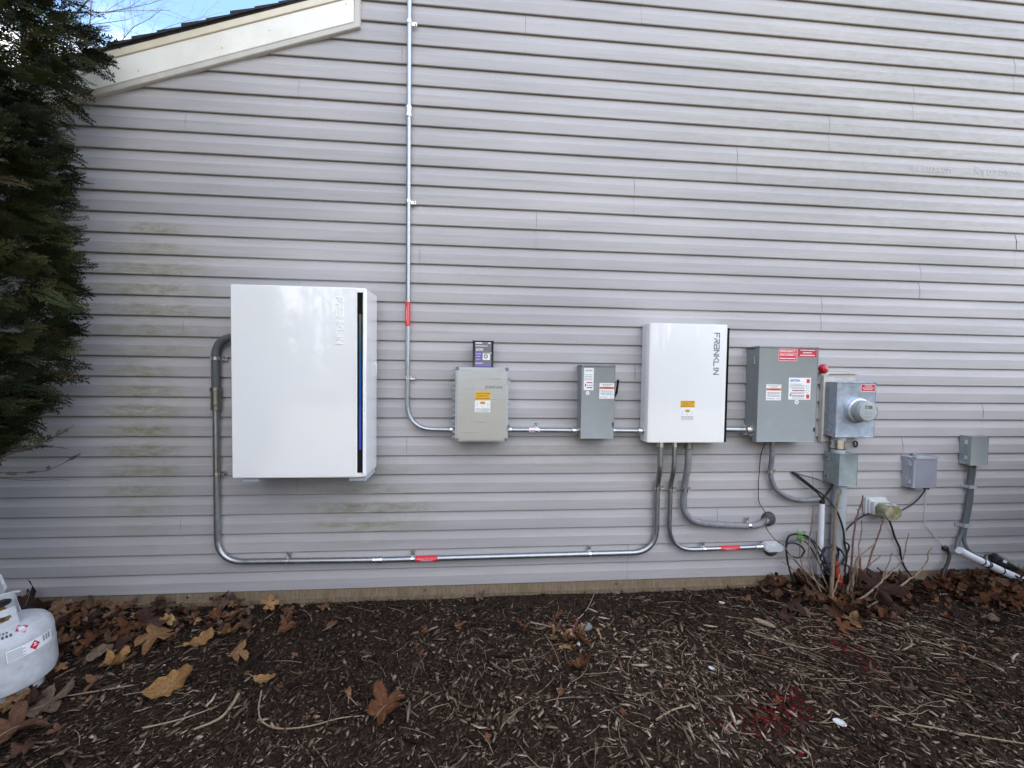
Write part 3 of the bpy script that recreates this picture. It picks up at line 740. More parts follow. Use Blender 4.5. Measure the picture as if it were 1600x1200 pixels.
# ================================================================ METER SOCKET
def meter():
    t = root('electric_meter', 'galvanized meter socket with round glass electric meter and small red sign', 'electric meter', (2.63, -.003, 1.13))
    X0, X1, Z_0, Z_1, D = 2.482, 2.776, 1.132, 1.518, .105
    box('mounting_plate', M_TRIM, t, 2.452, 2.72, .001, .010, 1.085, 1.590, .002)
    prism('mounting_rim', M_TRIM, t, [(2.452, 1.085), (2.464, 1.085), (2.464, 1.555), (2.492, 1.5755), (2.716, 1.5755), (2.716, 1.588), (2.486, 1.588), (2.452, 1.562)], .0105, .030, .0015)
    box('socket_box', M_GALV, t, X0 + .003, X1 - .003, .011, D - .010, Z_0 + .003, Z_1 - .004, .003)
    cov = box('cover', M_GALV, t, X0, X1, D - .020, D, Z_0, Z_1 - .006, .004)
    prism('top_flange', M_GALV, t, [(X0 - .001, Z_1 - .0055), (X0 + .10, Z_1 + .004), (X0 + .17, Z_1 + .002), (X1 - .06, Z_1 + .007), (X1 - .002, Z_1 - .0055)], .012, D - .004, .001)
    rings('knockout', M_GALV, t, (X0 + .0035, -.055, 1.185), (-1, 0, 0), [(0, .024), (.0025, .024), (.003, .019), (.0015, .018)], 22)
    prism('bottom_tab', M_GALV, t, [(2.63, Z_0 - .002), (2.655, Z_0 + .008), (2.69, Z_0 + .008), (2.70, Z_0 - .002)], D + .0005, D + .006, .001)
    rings('raised_collar', M_GALV, cov, (2.632, -D + .001, 1.322), (0, -1, 0), [(0, .092), (.006, .090), (.014, .080), (.020, .078)], 36)
    rings('sealing_ring', M_ZINC, t, (2.632, -D - .018, 1.322), (0, -1, 0), [(0, .080), (.002, .083), (.014, .083), (.016, .078)], 36)
    rings('meter_base', M_PVC, t, (2.632, -D - .030, 1.322), (0, -1, 0), [(0, .074), (.035, .071), (.036, .0)], 32)
    rings('glass_cover', M_CLEAR, t, (2.632, -D - .034, 1.322), (0, -1, 0), [(0, .0735), (.055, .070), (.063, .066), (.067, .060), (.068, .0)], 36)
    fc = rings('dial_face', M_DIAL, t, (2.632, -D - .066, 1.322), (0, -1, 0), [(0, .062), (.022, .061), (.023, .0)], 32)
    quads('display', M_INK, fc, [(2.606, 2.658, 1.338, 1.362)], D + .0895); quads('display_glow', M_MOSSBOX, fc, [(2.612, 2.630, 1.341, 1.359)], D + .0899)
    quads('dial_print', M_INKGREY, fc, dashes(2.596, 2.668, 1.318, .004, 3) + dashes(2.602, 2.662, 1.306, .004, 4) + dashes(2.606, 2.658, 1.285, .004, 6), D + .0895)
    lk = box('lock_tab', M_ZINC, t, 2.700, 2.728, D + .020, D + .060, 1.318, 1.348, .004)
    tube('seal_lock', M_BLACK, lk, W((2.722, D + .05, 1.316), (2.724, D + .05, 1.286)), .007, 10)
    tube('seal_lock', M_INKGREY, lk, W((2.708, D + .055, 1.330), (2.735, D + .058, 1.322)), .006, 10)
    s = sticker(M_REDDARK, t, 2.664, 2.772, 1.452, 1.505, D, 'red_sign')
    quads('white_border', M_PAPER, s, [(2.664, 2.772, 1.502, 1.505), (2.664, 2.772, 1.452, 1.455), (2.664, 2.667, 1.452, 1.505), (2.769, 2.772, 1.452, 1.505)], D + .0011)
    text('WARNING', 2.718, 1.492, D + .0013, .009, M_PAPER, s, .056, bold=.02)
    quads('fine_print', M_PAPER, s, dashes(2.676, 2.760, 1.478, .005, 41) + dashes(2.682, 2.754, 1.466, .004, 42), D + .0013)
meter()

def riser():
    t = root('meter_riser', 'thick grey plastic riser pipe from meter socket down to the ground', 'conduit', (2.56, -.06, .0))
    tube('pipe', M_PVC, t, W((2.558, .056, 1.135), (2.558, .056, 1.00)), .043, 24)
    rings('metal_sleeve', M_ZINC, t, W((2.558, .056, 1.106))[0], (0, 0, -1), [(0, .043), (.001, .0455), (.062, .0455), (.063, .043)], 24)
    rings('clamp', M_BLACK, t, W((2.558, .056, 1.046))[0], (0, 0, -1), [(0, .043), (.001, .0465), (.006, .0465), (.007, .043)], 24)
    tube('pipe', M_PVC, t, W((2.585, .055, .80), (2.588, .055, -.05)), .042, 24)
    rings('coupling', M_GREYDARK, t, W((2.588, .055, .10))[0], (0, 0, -1), [(0, .043), (.001, .048), (.10, .048), (.101, .043)], 24)
riser()
def riser2():
    t = root('ground_pipe', 'slim pale plastic pipe left of the thick riser pipe', 'conduit', (2.46, -.04, .0))
    tube('pipe', M_WPVC, t, W((2.462, .045, .648), (2.466, .045, .13)), .0175, 16)
    rings('dark_collar', M_BLACK, t, W((2.462, .045, .690))[0], (0, 0, -1), [(0, .010), (.002, .014), (.042, .0185), (.046, .0185)], 16)
    tube('pipe', M_PVC, t, W((2.466, .045, .1295), (2.466, .045, -.03)), .024, 16)
riser2()

def junction():
    t = root('junction_box', 'weathered green grey utility box on the riser pipe below the meter', 'electrical box', (2.57, -.003, .78))
    X0, X1, Z_0, Z_1, D = 2.503, 2.640, .794, 1.016, .125
    box('box_body', M_GREYDARK, t, X0 + .003, X1 - .003, .003, D - .014, Z_0 + .004, Z_1 - .003, .003)
    lid = box('lid', M_GREYDARK, t, X0, X1, D - .025, D, Z_0, Z_1, .004)
    for z in (.836, .974):
        box('hinge', M_GREYDARK, t, X0 - .006, X0 + .004, .020, .045, z - .017, z + .017, .002)
        box('hinge_pin', M_INK, t, X0 - .0075, X0 - .0055, .028, .036, z - .008, z + .008)
    tube('hasp_ring', M_BLACK, t, W((X1 - .004, .07, .93), (X1 + .012, .075, .925), (X1 + .010, .08, .905)), .003, 8)
    quads('lid_crease', M_GREYDARK, lid, [(X0 + .001, X1 - .001, Z_0 + .006, Z_0 + .007)], D + .0003)
junction()

def telecom1():
    t = root('telecom_box', 'violet grey telecom box with rounded lid above the outlet', 'utility box', (3.19, -.003, .74))
    box('box_base', M_TELEEDGE, t, 3.132, 3.33, .003, .040, .756, .974, .006)
    lid = prism('lid', M_TELECOM, t, rrect(3.150, 3.338, .752, .966, .010), .041, .062, .005)
    box('lid_rim', M_TELEEDGE, t, 3.143, 3.160, .0405, .0655, .756, .964, .004)
    box('lid_rim', M_TELEEDGE, t, 3.162, 3.336, .0405, .0645, .9665, .976, .003)
    for z in (.80, .93): box('hinge', M_TELEEDGE, t, 3.128, 3.142, .030, .052, z - .018, z + .018, .003)
    tube('clip', M_BLACK, t, W((3.338, .03, .885), (3.352, .03, .882)), .005, 8)
    box('cable_gland', M_TELEEDGE, t, 3.19, 3.25, .015, .045, .736, .7555, .004)
    box('cable_gland', M_BLACK, t, 3.26, 3.30, .018, .045, .738, .7535, .004)
    box('top_tab', M_GREYDARK, t, 3.20, 3.24, .002, .012, .985, .998, .001)
telecom1()
def telecom2():
    t = root('telecom_box', 'grey metal utility box at far right feeding dark cables downwards', 'utility box', (3.66, -.003, .90))
    X0, X1, Z_0, Z_1, D = 3.592, 3.732, .917, 1.130, .070
    box('box_body', M_GREYDARK, t, X0, X1 - .004, .003, D - .012, Z_0 + .004, Z_1 - .002, .003)
    box('lid', M_GREYPAINT, t, X0 - .001, X1, D - .0115, D, Z_0, Z_1, .003)
    for z in (.970, 1.085):
        box('hinge', M_ZINC, t, X0 - .004, X0 + .003, D - .034, D - .018, z - .014, z + .014, .002)
telecom2()

# ================================================================ OUTLET
def outlet():
    t = root('outdoor_outlet', 'white outdoor outlet plate with mossy clear plug cover', 'outlet', (2.90, -.003, .55))
    prism('wall_plate', M_OUTLET, t, rrect(2.828, 2.995, .552, .672, .006), .002, .022, .003)
    prism('plate_rim', M_OUTLET, t, rrect(2.840, 2.985, .560, .662, .006), .023, .036, .003)
    prism('cover_base', M_OUTLET, t, rrect(2.850, 2.982, .558, .652, .008), .037, .060, .003)
    cv = prism('plug_cover', M_MOSSBOX, t, rrect(2.862, 2.985, .546, .648, .030), .061, .135, .010)
    prism('cover_band', M_MOSSBOX, cv, rrect(2.858, 2.989, .542, .652, .032), .085, .097, .003)
    for x in (2.895, 2.94): box('cover_highlight_rib', M_OUTLET, cv, x, x + .022, .09, .125, .6485, .6515, .001)
outlet()

# ================================================================ CONDUITS
def conduit_a():
    t = root('conduit', 'tall galvanized conduit from the roof bending into the combiner box', 'conduit', (-.468, -.025, 1.17))
    r = .0145
    tube('pipe', M_EMT, t, fillet(W((-.466, .026, 5.6), (-.469, .026, 1.172), (-.140, .050, 1.170)), .17, 12), r, 18)
    coupling(t, W((-.468, .026, 3.213))[0], (0, 0, 1), r, .07)
    for z in (3.77, 2.647, 1.511, 4.9): one_hole_strap(t, -.468, z, .026, r, 'z', 1)
    pipe_label(t, W((-.469, .026, 2.002))[0], W((-.469, .026, 1.845))[0], r)
    connector(t, W((-.148, .050, 1.170))[0], (-1, 0, 0), r, .04)
conduit_a()
def conduit_b():
    t = root('conduit', 'short galvanized conduit joining combiner box and small safety switch', 'conduit', (.43, -.03, 1.17))
    tube('pipe', M_EMT, t, W((.18, .045, 1.170), (.68, .045, 1.166)), .0145, 18)
    connector(t, W((.187, .045, 1.170))[0], (1, 0, 0), .0145, .03); connector(t, W((.672, .045, 1.166))[0], (-1, 0, 0), .0145, .045)
    one_hole_strap(t, .385, 1.169, .045, .0145, 'x', 1)
    o = tube('warning_label', M_PAPER, t, W((.335, .045, 1.1688), (.405, .045, 1.168)), .0155, 18)
    quads('red_print', M_RED, o, dashes(.340, .400, 1.1715, .004, 77) + dashes(.345, .396, 1.1645, .004, 78), .045 + .0158)
conduit_b()
def conduit_c():
    t = root('conduit', 'short galvanized conduit between small safety switch and white cabinet', 'conduit', (1.0, -.045, 1.165))
    tube('pipe', M_EMT, t, W((.885, .045, 1.166), (1.125, .060, 1.166)), .0145, 18)
    connector(t, W((.888, .045, 1.166))[0], (1, 0, 0), .0145, .03); connector(t, W((1.112, .060, 1.166))[0], (-1, 0, 0), .0145, .035)
conduit_c()
def conduit_d():
    t = root('conduit', 'thick short conduit with big hub joining white cabinet and large switch', 'conduit', (1.77, -.06, 1.175))
    tube('pipe', M_EMT, t, W((1.640, .065, 1.178), (1.890, .065, 1.176)), .021, 20)
    rings('hub', M_ZINC, t, W((1.888, .065, 1.176))[0], (-1, 0, 0), [(0, .042), (.008, .042), (.010, .036), (.026, .034), (.028, .038), (.044, .038), (.048, .024)], 12)
conduit_d()
def conduit_e():
    t = root('conduit', 'long galvanized conduit looping under the battery along the wall base', 'conduit', (-.2, -.025, .30))
    r = .0185
    pts = W((-1.656, .03, 1.34), (-1.657, .028, .316), (-.6, .026, .302), (1.247, .026, .309), (1.243, .026, .78), (1.238, .07, .90), (1.238, .07, 1.11))
    tube('pipe', M_EMT, t, fillet(pts, [.16, .3, .17, .25, .25], 10), r, 18)
    tube('flexible_elbow', M_LIQUID, t, fillet(W((-1.652, .032, 1.36), (-1.650, .034, 1.752), (-1.35, .060, 1.752)), .13, 10), .0245, 18)
    rings('flexible_connector', M_DARKZINC, t, W((-1.653, .031, 1.435))[0], (0, 0, -1), [(0, .024), (.001, .0335), (.024, .0335), (.026, .029), (.095, .028), (.096, .031), (.106, .031), (.107, .027), (.118, .026), (.120, .030), (.142, .030), (.144, .021)], 14)
    one_hole_strap(t, -1.651, 1.617, .034, .0245, 'z', 1)
    one_hole_strap(t, -1.656, .885, .028, r, 'z', 1)
    for x, z in ((-1.226, .3105), (-.430, .3025), (.772, .3065)): one_hole_strap(t, x, z, .026, r, 'x', 1)
    coupling(t, W((-.655, .026, .3025))[0], (1, 0, 0), r, .065)
    pipe_label(t, W((-.410, .026, .3025))[0], W((-.264, .026, .3032))[0], r)
    one_hole_strap(t, 1.243, .764, .030, r, 'z', 1)
    connector(t, W((1.238, .07, 1.098))[0], (0, 0, -1), r, .04)
conduit_e()
def conduit_f():
    t = root('conduit', 'slim galvanized conduit bending right into the silver elbow fitting', 'conduit', (1.6, -.025, .32))
    r = .0155
    pts = W((1.337, .07, 1.11), (1.337, .07, .90), (1.338, .026, .78), (1.338, .026, .318), (2.03, .035, .332))
    tube('pipe', M_EMT, t, fillet(pts, [.25, .25, .18], 10), r, 18)
    connector(t, W((1.337, .07, 1.098))[0], (0, 0, -1), r, .04)
    one_hole_strap(t, 1.338, .752, .028, r, 'z', 1); one_hole_strap(t, 1.594, .323, .029, r, 'x', 1)
    pipe_label(t, W((1.715, .0305, .3257))[0], W((1.855, .0325, .3285))[0], r)
    coupling(t, W((2.000, .0345, .3315))[0], (1, 0, .02), r, .05)
    prism('elbow_body', M_ALU, t, rrect(2.026, 2.168, .306, .366, .026), .018, .066, .004)
    c = prism('elbow_cover', M_ALU, t, rrect(2.030, 2.164, .310, .362, .024), .0665, .0715, .0018)
    prism('cover_plate', M_ALU, c, rrect(2.046, 2.148, .318, .354, .012), .0718, .0735, .0008)
    for x in (2.040, 2.154): screw(c, x, .336, .0718, .004)
    rings('wall_seal', M_BOOT, t, W((2.118, .004, .305))[0], (0, -1, 0), [(0, .056), (.012, .052), (.026, .036), (.03, .0)], 24)
conduit_f()
def conduit_g():
    t = root('flexible_conduit', 'fat weathered grey flexible conduit curving into a round wall seal', 'conduit', (1.7, -.03, .48))
    pts = W((1.437, .07, 1.11), (1.437, .068, .93), (1.437, .036, .78), (1.436, .032, .64), (1.458, .032, .575), (1.53, .032, .523), (1.67, .034, .500), (1.90, .036, .487), (1.985, .038, .492), (2.035, .030, .509), (2.085, .006, .526))
    tube('hose', M_LIQUID2, t, smooth_path(pts, 6), .0215, 18)
    rings('connector', M_DARKZINC, t, W((1.437, .07, 1.100))[0], (0, 0, -1), [(0, .030), (.016, .030), (.018, .025), (.034, .025), (.035, .029), (.052, .029), (.054, .021)], 14)
    one_hole_strap(t, 1.437, .752, .036, .0215, 'z', 1); one_hole_strap(t, 1.918, .4875, .036, .0215, 'x', 1)
    rings('wall_seal', M_BOOT, t, W((2.090, .001, .522))[0], (0, -1, 0), [(0, .053), (.008, .052), (.02, .044), (.032, .026), (.034, .0)], 28)
conduit_g()
def conduit_h():
    t = root('flexible_conduit', 'thin grey conduit curving from large switch bottom toward the riser pipe', 'conduit', (2.2, -.03, .66))
    pts = W((2.056, .06, 1.12), (2.060, .055, .98), (2.072, .03, .88), (2.084, .028, .82), (2.115, .028, .755), (2.17, .028, .708), (2.25, .028, .675), (2.34, .029, .662), (2.42, .032, .668), (2.500, .040, .690))
    tube('hose', M_LIQUID2, t, smooth_path(pts, 6), .0165, 16)
    rings('connector', M_DARKZINC, t, W((2.056, .06, 1.104))[0], (0, 0, -1), [(0, .024), (.010, .024), (.012, .020), (.03, .020), (.032, .0165)], 14)
    one_hole_strap(t, 2.074, .872, .029, .0165, 'z', 1)
conduit_h()

# ================================================================ CABLES AND WIRES
def cable(name, label, m, pts, r, n=6, seg=8, cat='cable', group=None):
    P = W(*pts); o = tube(name, m, None, smooth_path(P, n), r, seg, origin=P[0])
    return tag(o, label, cat, group)
cable('ground_wire', 'thin brown wire dangling from the large switch to the silver fitting', M_BROWNWIRE, [(2.012, .06, 1.115), (2.006, .02, 1.0), (2.000, .016, .88), (1.998, .014, .76), (2.006, .016, .65), (2.046, .04, .565), (2.022, .072, .49), (2.085, .078, .405), (2.160, .082, .352), (2.20, .07, .30), (2.30, .08, .18), (2.38, .1, .05)], .0028)
cable('service_cable', 'black cable leaving the siding high and dropping past the riser', M_RUBBER, [(2.262, -.004, .858), (2.28, .018, .85), (2.34, .035, .80), (2.41, .045, .745), (2.472, .075, .69), (2.52, .11, .60), (2.565, .115, .48), (2.585, .11, .38), (2.60, .115, .29), (2.585, .12, .18)], .0062)
cable('service_cable', 'second black cable swinging from the siding to the small pipe collar', M_RUBBER, [(2.270, -.004, .852), (2.30, .02, .82), (2.37, .04, .762), (2.43, .045, .715), (2.460, .045, .672)], .0055)
cable('service_cable', 'pale grey wire from the siding into the weathered utility box', M_GCABLE, [(2.275, -.004, .862), (2.31, .02, .846), (2.37, .03, .832), (2.44, .035, .812), (2.50, .05, .780), (2.52, .06, .79)], .005)
cable('service_cable', 'black cable hanging from utility box corner to the pipe collar', M_RUBBER, [(2.515, .07, .80), (2.505, .07, .765), (2.48, .06, .715), (2.464, .046, .68)], .0065)
cable('black_cord', 'black cord from outlet cover sagging left behind the shrub', M_RUBBER, [(2.842, .03, .556), (2.77, .03, .523), (2.68, .035, .455), (2.60, .05, .372), (2.56, .08, .29), (2.55, .10, .17)], .0055)
cable('black_cord', 'black cord dropping from outlet cover to the ground', M_RUBBER, [(2.955, .09, .555), (2.985, .05, .53), (3.050, .02, .44), (3.085, .016, .36), (3.125, .014, .29), (3.140, .014, .22), (3.175, .015, .14), (3.23, .03, .06), (3.27, .06, .01)], .0062)
cable('black_cord', 'thin black cord sagging from telecom box to outlet cover', M_RUBBER, [(3.292, .03, .745), (3.285, .028, .715), (3.245, .026, .66), (3.19, .028, .618), (3.11, .04, .587), (3.01, .085, .578), (2.97, .10, .585)], .0045)
cable('white_wire', 'thin white wire running from telecom box down to a black stub', M_WIREW, [(3.318, .03, .752), (3.322, .012, .70), (3.324, .008, .58), (3.328, .008, .47), (3.345, .008, .445), (3.42, .008, .362), (3.50, .012, .282)], .0026)
def stub():
    t = root('ground_stub', 'thick black cable stub with round end rising from leaf litter', 'cable', (3.42, -.05, .05))
    tube('cable', M_RUBBER, t, smooth_path(W((3.505, .02, .272), (3.515, .03, .235), (3.480, .05, .19), (3.42, .07, .12), (3.38, .09, .02)), 6), .0105, 10)
    rings('cap', M_BLACK, t, W((3.502, .003, .276))[0], (0, -1, 0), [(0, .020), (.018, .020), (.024, .014)], 14)
stub()
cable('small_hook', 'small black hook on the siding below the meter', M_BLACK, [(2.728, .004, 1.080), (2.730, .012, 1.055), (2.740, .014, 1.045), (2.750, .012, 1.055), (2.750, .010, 1.078), (2.740, .010, 1.084), (2.728, .004, 1.080)], .0055, 4, 8, 'hook')
def drop_cables():
    for i, (dx, r, lab) in enumerate(((0, .0125, 'left of two thick dark cables hanging from the far right utility box'), (.030, .012, 'right of two thick dark cables hanging from the far right utility box'))):
        pts = [(3.640 + dx * 1.1, .035, .93), (3.648 + dx, .032, .86), (3.650 + dx * .8, .028, .77), (3.655 + dx * .75, .026, .68), (3.645 + dx * .75, .026, .58), (3.630 + dx * .75, .026, .48), (3.615 + dx * .7, .026, .40)]
        pts += [(3.585, .03, .345), (3.548, .05, .285), (3.58, .06, .262)] if i == 0 else [(3.630, .03, .34), (3.645, .05, .28), (3.72, .075, .228)]
        cable('drop_cable', lab, M_GCABLE, pts, r, 6, 10, 'cable', 'cables under the far right utility box')
    for z, x in ((.752, 3.660), (.462, 3.640)):
        pass
drop_cables()
def cable_clamp(x, z, lab):
    t = root('cable_clamp', lab, 'clamp', (x, -.002, z))
    bm = bmesh.new(); bx(bm, x - .028, x + .034, .037, .042, z - .012, z + .012, .0015); bx(bm, x - .028, x - .023, .003, .037, z - .012, z + .012); bx(bm, x + .029, x + .034, .003, .037, z - .012, z + .012)
    bm_obj('band', bm, M_PVC, t); box('ear', M_PVC, t, x - .052, x - .0285, .001, .006, z - .010, z + .010, .001); screw(t, x - .04, z, .006, .005, M_DARKZINC)
cable_clamp(3.664, .748, 'upper grey clamp holding the dark cables at far right')
cable_clamp(3.638, .455, 'lower grey clamp holding the dark cables at far right')
def white_pipe():
    t = root('white_pipe', 'white plastic pipe with black ties sloping out to the right edge', 'pipe', (3.7, -.1, .15))
    P = W((3.535, .075, .290), (3.62, .085, .245), (3.74, .10, .190), (3.90, .125, .118), (4.08, .155, .055), (4.35, .20, -.01), (4.7, .26, -.04))
    tube('pipe', M_WPVC, t, smooth_path(P, 6), .026, 20)
    for (a, b) in ((.62, 1), (.9, 1), (1.0, 1), (1.55, 1)):
        k = a * 1.0 + 1.0; i = int(k); f = k - i; p = Vector(P[i]).lerp(Vector(P[i + 1]), f); ax = (Vector(P[i + 1]) - Vector(P[i])).normalized()
        rings('cable_tie', M_BLACK, t, p, ax, [(-.004, .0262), (-.0038, .0285), (.0038, .0285), (.004, .0262)], 18)
white_pipe()
def splice():
    t = root('splice_canister', 'black canister with white tag lying behind the white pipe', 'canister', (3.9, -.07, .17))
    p0, p1 = Vector((3.83, -.062, .225)), Vector((4.02, -.075, .135)); a = (p1 - p0).normalized(); l = (p1 - p0).length
    rings('body', M_RUBBER, t, p0, a, [(0, .020), (.006, .032), (.014, .036), (l - .05, .036), (l - .048, .032), (l - .03, .031), (l - .028, .034), (l - .006, .033), (l, .025)], 22)
    prism('tag', M_PAPER, t, [(3.862, .226), (3.890, .213), (3.882, .195), (3.854, .208)], .1045, .1062)
    tube('lead', M_RUBBER, t, smooth_path([(3.835, -.062, .222), (3.80, -.065, .250), (3.75, -.08, .252), (3.70, -.10, .235), (3.66, -.105, .22)], 6), .006, 8)
splice()
def coils():
    def loop(cx, cz, rx, rz, d, tilt, turns, seed, lean=0.0):
        r = random.Random(seed); pts = []
        n = int(14 * turns)
        for i in range(n + 1):
            a = 2 * math.pi * i / 14 + .4
            pts.append((cx + rx * math.cos(a) * (1 + r.uniform(-.05, .05)) + lean * math.sin(a), d + .02 * math.sin(a * .5 + seed) + r.uniform(-.006, .006), cz + rz * math.sin(a) * (1 + r.uniform(-.05, .05))))
        return pts
    cable('cable_coil', 'open black cable loop hanging left of the riser pipe', M_RUBBER, [(2.42, .05, .36), (2.36, .05, .40), (2.29, .05, .425), (2.22, .05, .415), (2.198, .05, .36), (2.205, .05, .26), (2.225, .06, .16), (2.26, .08, .03)], .0062, cat='cable coil')
    cable('cable_coil', 'round black cable ring lower left of the riser pipe', M_RUBBER, loop(2.265, .310, .060, .055, .062, 0, 1.15, 3, -.022), .0055, 3, cat='cable coil')
    cable('cable_coil', 'tangled black cable coil in front of the riser pipe', M_RUBBER, loop(2.475, .300, .075, .068, .125, 0, 2.1, 5), .0062, 3, cat='cable coil')
    cable('cable_coil', 'small dark cable twist at foot of the riser pipe', M_RUBBER, loop(2.455, .215, .045, .04, .13, 0, 2.3, 9), .0055, 3, cat='cable coil')
    for i, (a, b, c) in enumerate((((2.285, .43), (2.36, .405), (2.44, .30)), ((2.295, .41), (2.375, .375), (2.43, .26)), ((2.30, .395), (2.35, .35), (2.41, .24)))):
        cable('cable_run', ('upper', 'middle', 'lower')[i] + ' of three black cables arching from the green sprig to the riser', M_RUBBER, [(a[0], .055, a[1]), (b[0], .06 + .008 * i, b[1]), (c[0], .09, c[1]), (2.47 - .02 * i, .12, .16)], .005, cat='cable', group='cables arching to the riser')
    cable('cable_run', 'black cable dangling right of the riser into the leaves', M_RUBBER, [(2.575, .115, .395), (2.62, .11, .36), (2.605, .11, .30), (2.575, .115, .24), (2.63, .11, .20), (2.625, .1, .08)], .006)
coils()
def sprig():
    t = root('green_sprig', 'small bright green leaf sprig caught on the black cables', 'leaves', (2.275, -.06, .40))
    r = random.Random(4)
    for i in range(14):
        c = Vector((2.275 + r.uniform(-.028, .028), -.07 - r.uniform(0, .02), .425 + r.uniform(-.04, .032)))
        d = Vector((r.uniform(-1, 1), r.uniform(-.5, .2), r.uniform(-1, .6))).normalized() * .021; s = d.cross(Vector((r.uniform(-.3, .3), -1, .2))).normalized() * .009
        bm = bmesh.new(); q = [bm.verts.new(c - d), bm.verts.new(c + s), bm.verts.new(c + d), bm.verts.new(c - s)]; bm.faces.new((q[0], q[1], q[3])); bm.faces.new((q[1], q[2], q[3])); q[1].co.y -= .003
        bm_obj('leaf', bm, M_IVY, t)
sprig()
def orange_marker():
    t = root('orange_conduit', 'short bright orange plastic tube standing beside the riser foot', 'pipe', (2.54, -.13, .02))
    tube('tube', M_ORANGEPIPE, t, W((2.512, .125, .255), (2.525, .13, .16), (2.545, .14, -.02)), [.014, .019, .022], 14)
    rings('rim', M_ORANGEPIPE, t, W((2.530, .132, .13))[0], (.1, -.05, -1), [(0, .020), (.002, .0225), (.012, .0235), (.014, .021)], 14)
orange_marker()

# scratched writing in the grime, top right
def scratch():
    def word(x0, x1, zc, h, seed, strokes):
        r = random.Random(seed); n = len(strokes); bm = bmesh.new(); w = (x1 - x0) / n
        for i, st in enumerate(strokes):
            P = [(x0 + (i + p[0] * .85) * w, -.0004, zc + (p[1] - .5) * h) for p in st]
            S = smooth_path(P, 4); hw = .0021
            for a, b in zip(S, S[1:]):
                t = (b - a).normalized(); nv = Vector((-t.z, 0, t.x)) * hw; e = t * hw * .4; o_ = Vector((0, -.0022 - .00004 * (len(bm.faces) % 40), 0))
                bm.faces.new([bm.verts.new(q + o_) for q in (a - nv - e, b - nv + e, b + nv + e, a + nv - e)])
        return bm
    L_ = {'f': [(.9, 1), (.4, .9), (.3, .4), (.1, 0), (.6, .3)], 'l': [(.5, 1), (.4, .3), (.6, 0), (1, .1)], 'u': [(.1, .6), (.1, .1), (.6, 0), (.8, .6), (.9, 0)], 's': [(.9, .6), (.3, .6), (.5, .35), (.8, .2), (.2, 0)],
          'i': [(.4, .6), (.4, .0), (.7, .1)], 'o': [(.8, .5), (.3, .6), (.1, .2), (.5, 0), (.9, .3), (.7, .55)], 'n': [(.1, 0), (.15, .6), (.3, .5), (.7, .6), (.8, 0)], 'R': [(.1, 0), (.15, 1), (.8, .9), (.6, .5), (.2, .45), (.9, 0)],
          'm': [(.05, 0), (.1, .6), (.35, .5), (.45, .05), (.5, .5), (.8, .55), (.9, 0)], 'y': [(.1, .6), (.4, .1), (.8, .6), (.4, -.3)]}
    o = bm_obj('grime_writing', word(3.10, 3.42, 3.075, .050, 1, [L_[c] for c in 'oflusion']), M_SCRATCH, wall, origin=(3.25, 0, 3.07))
    o = bm_obj('grime_writing', word(3.60, 4.0, 3.080, .052, 2, [L_[c] for c in 'Ryosomnm']), M_SCRATCH, wall, origin=(3.8, 0, 3.07))
scratch()

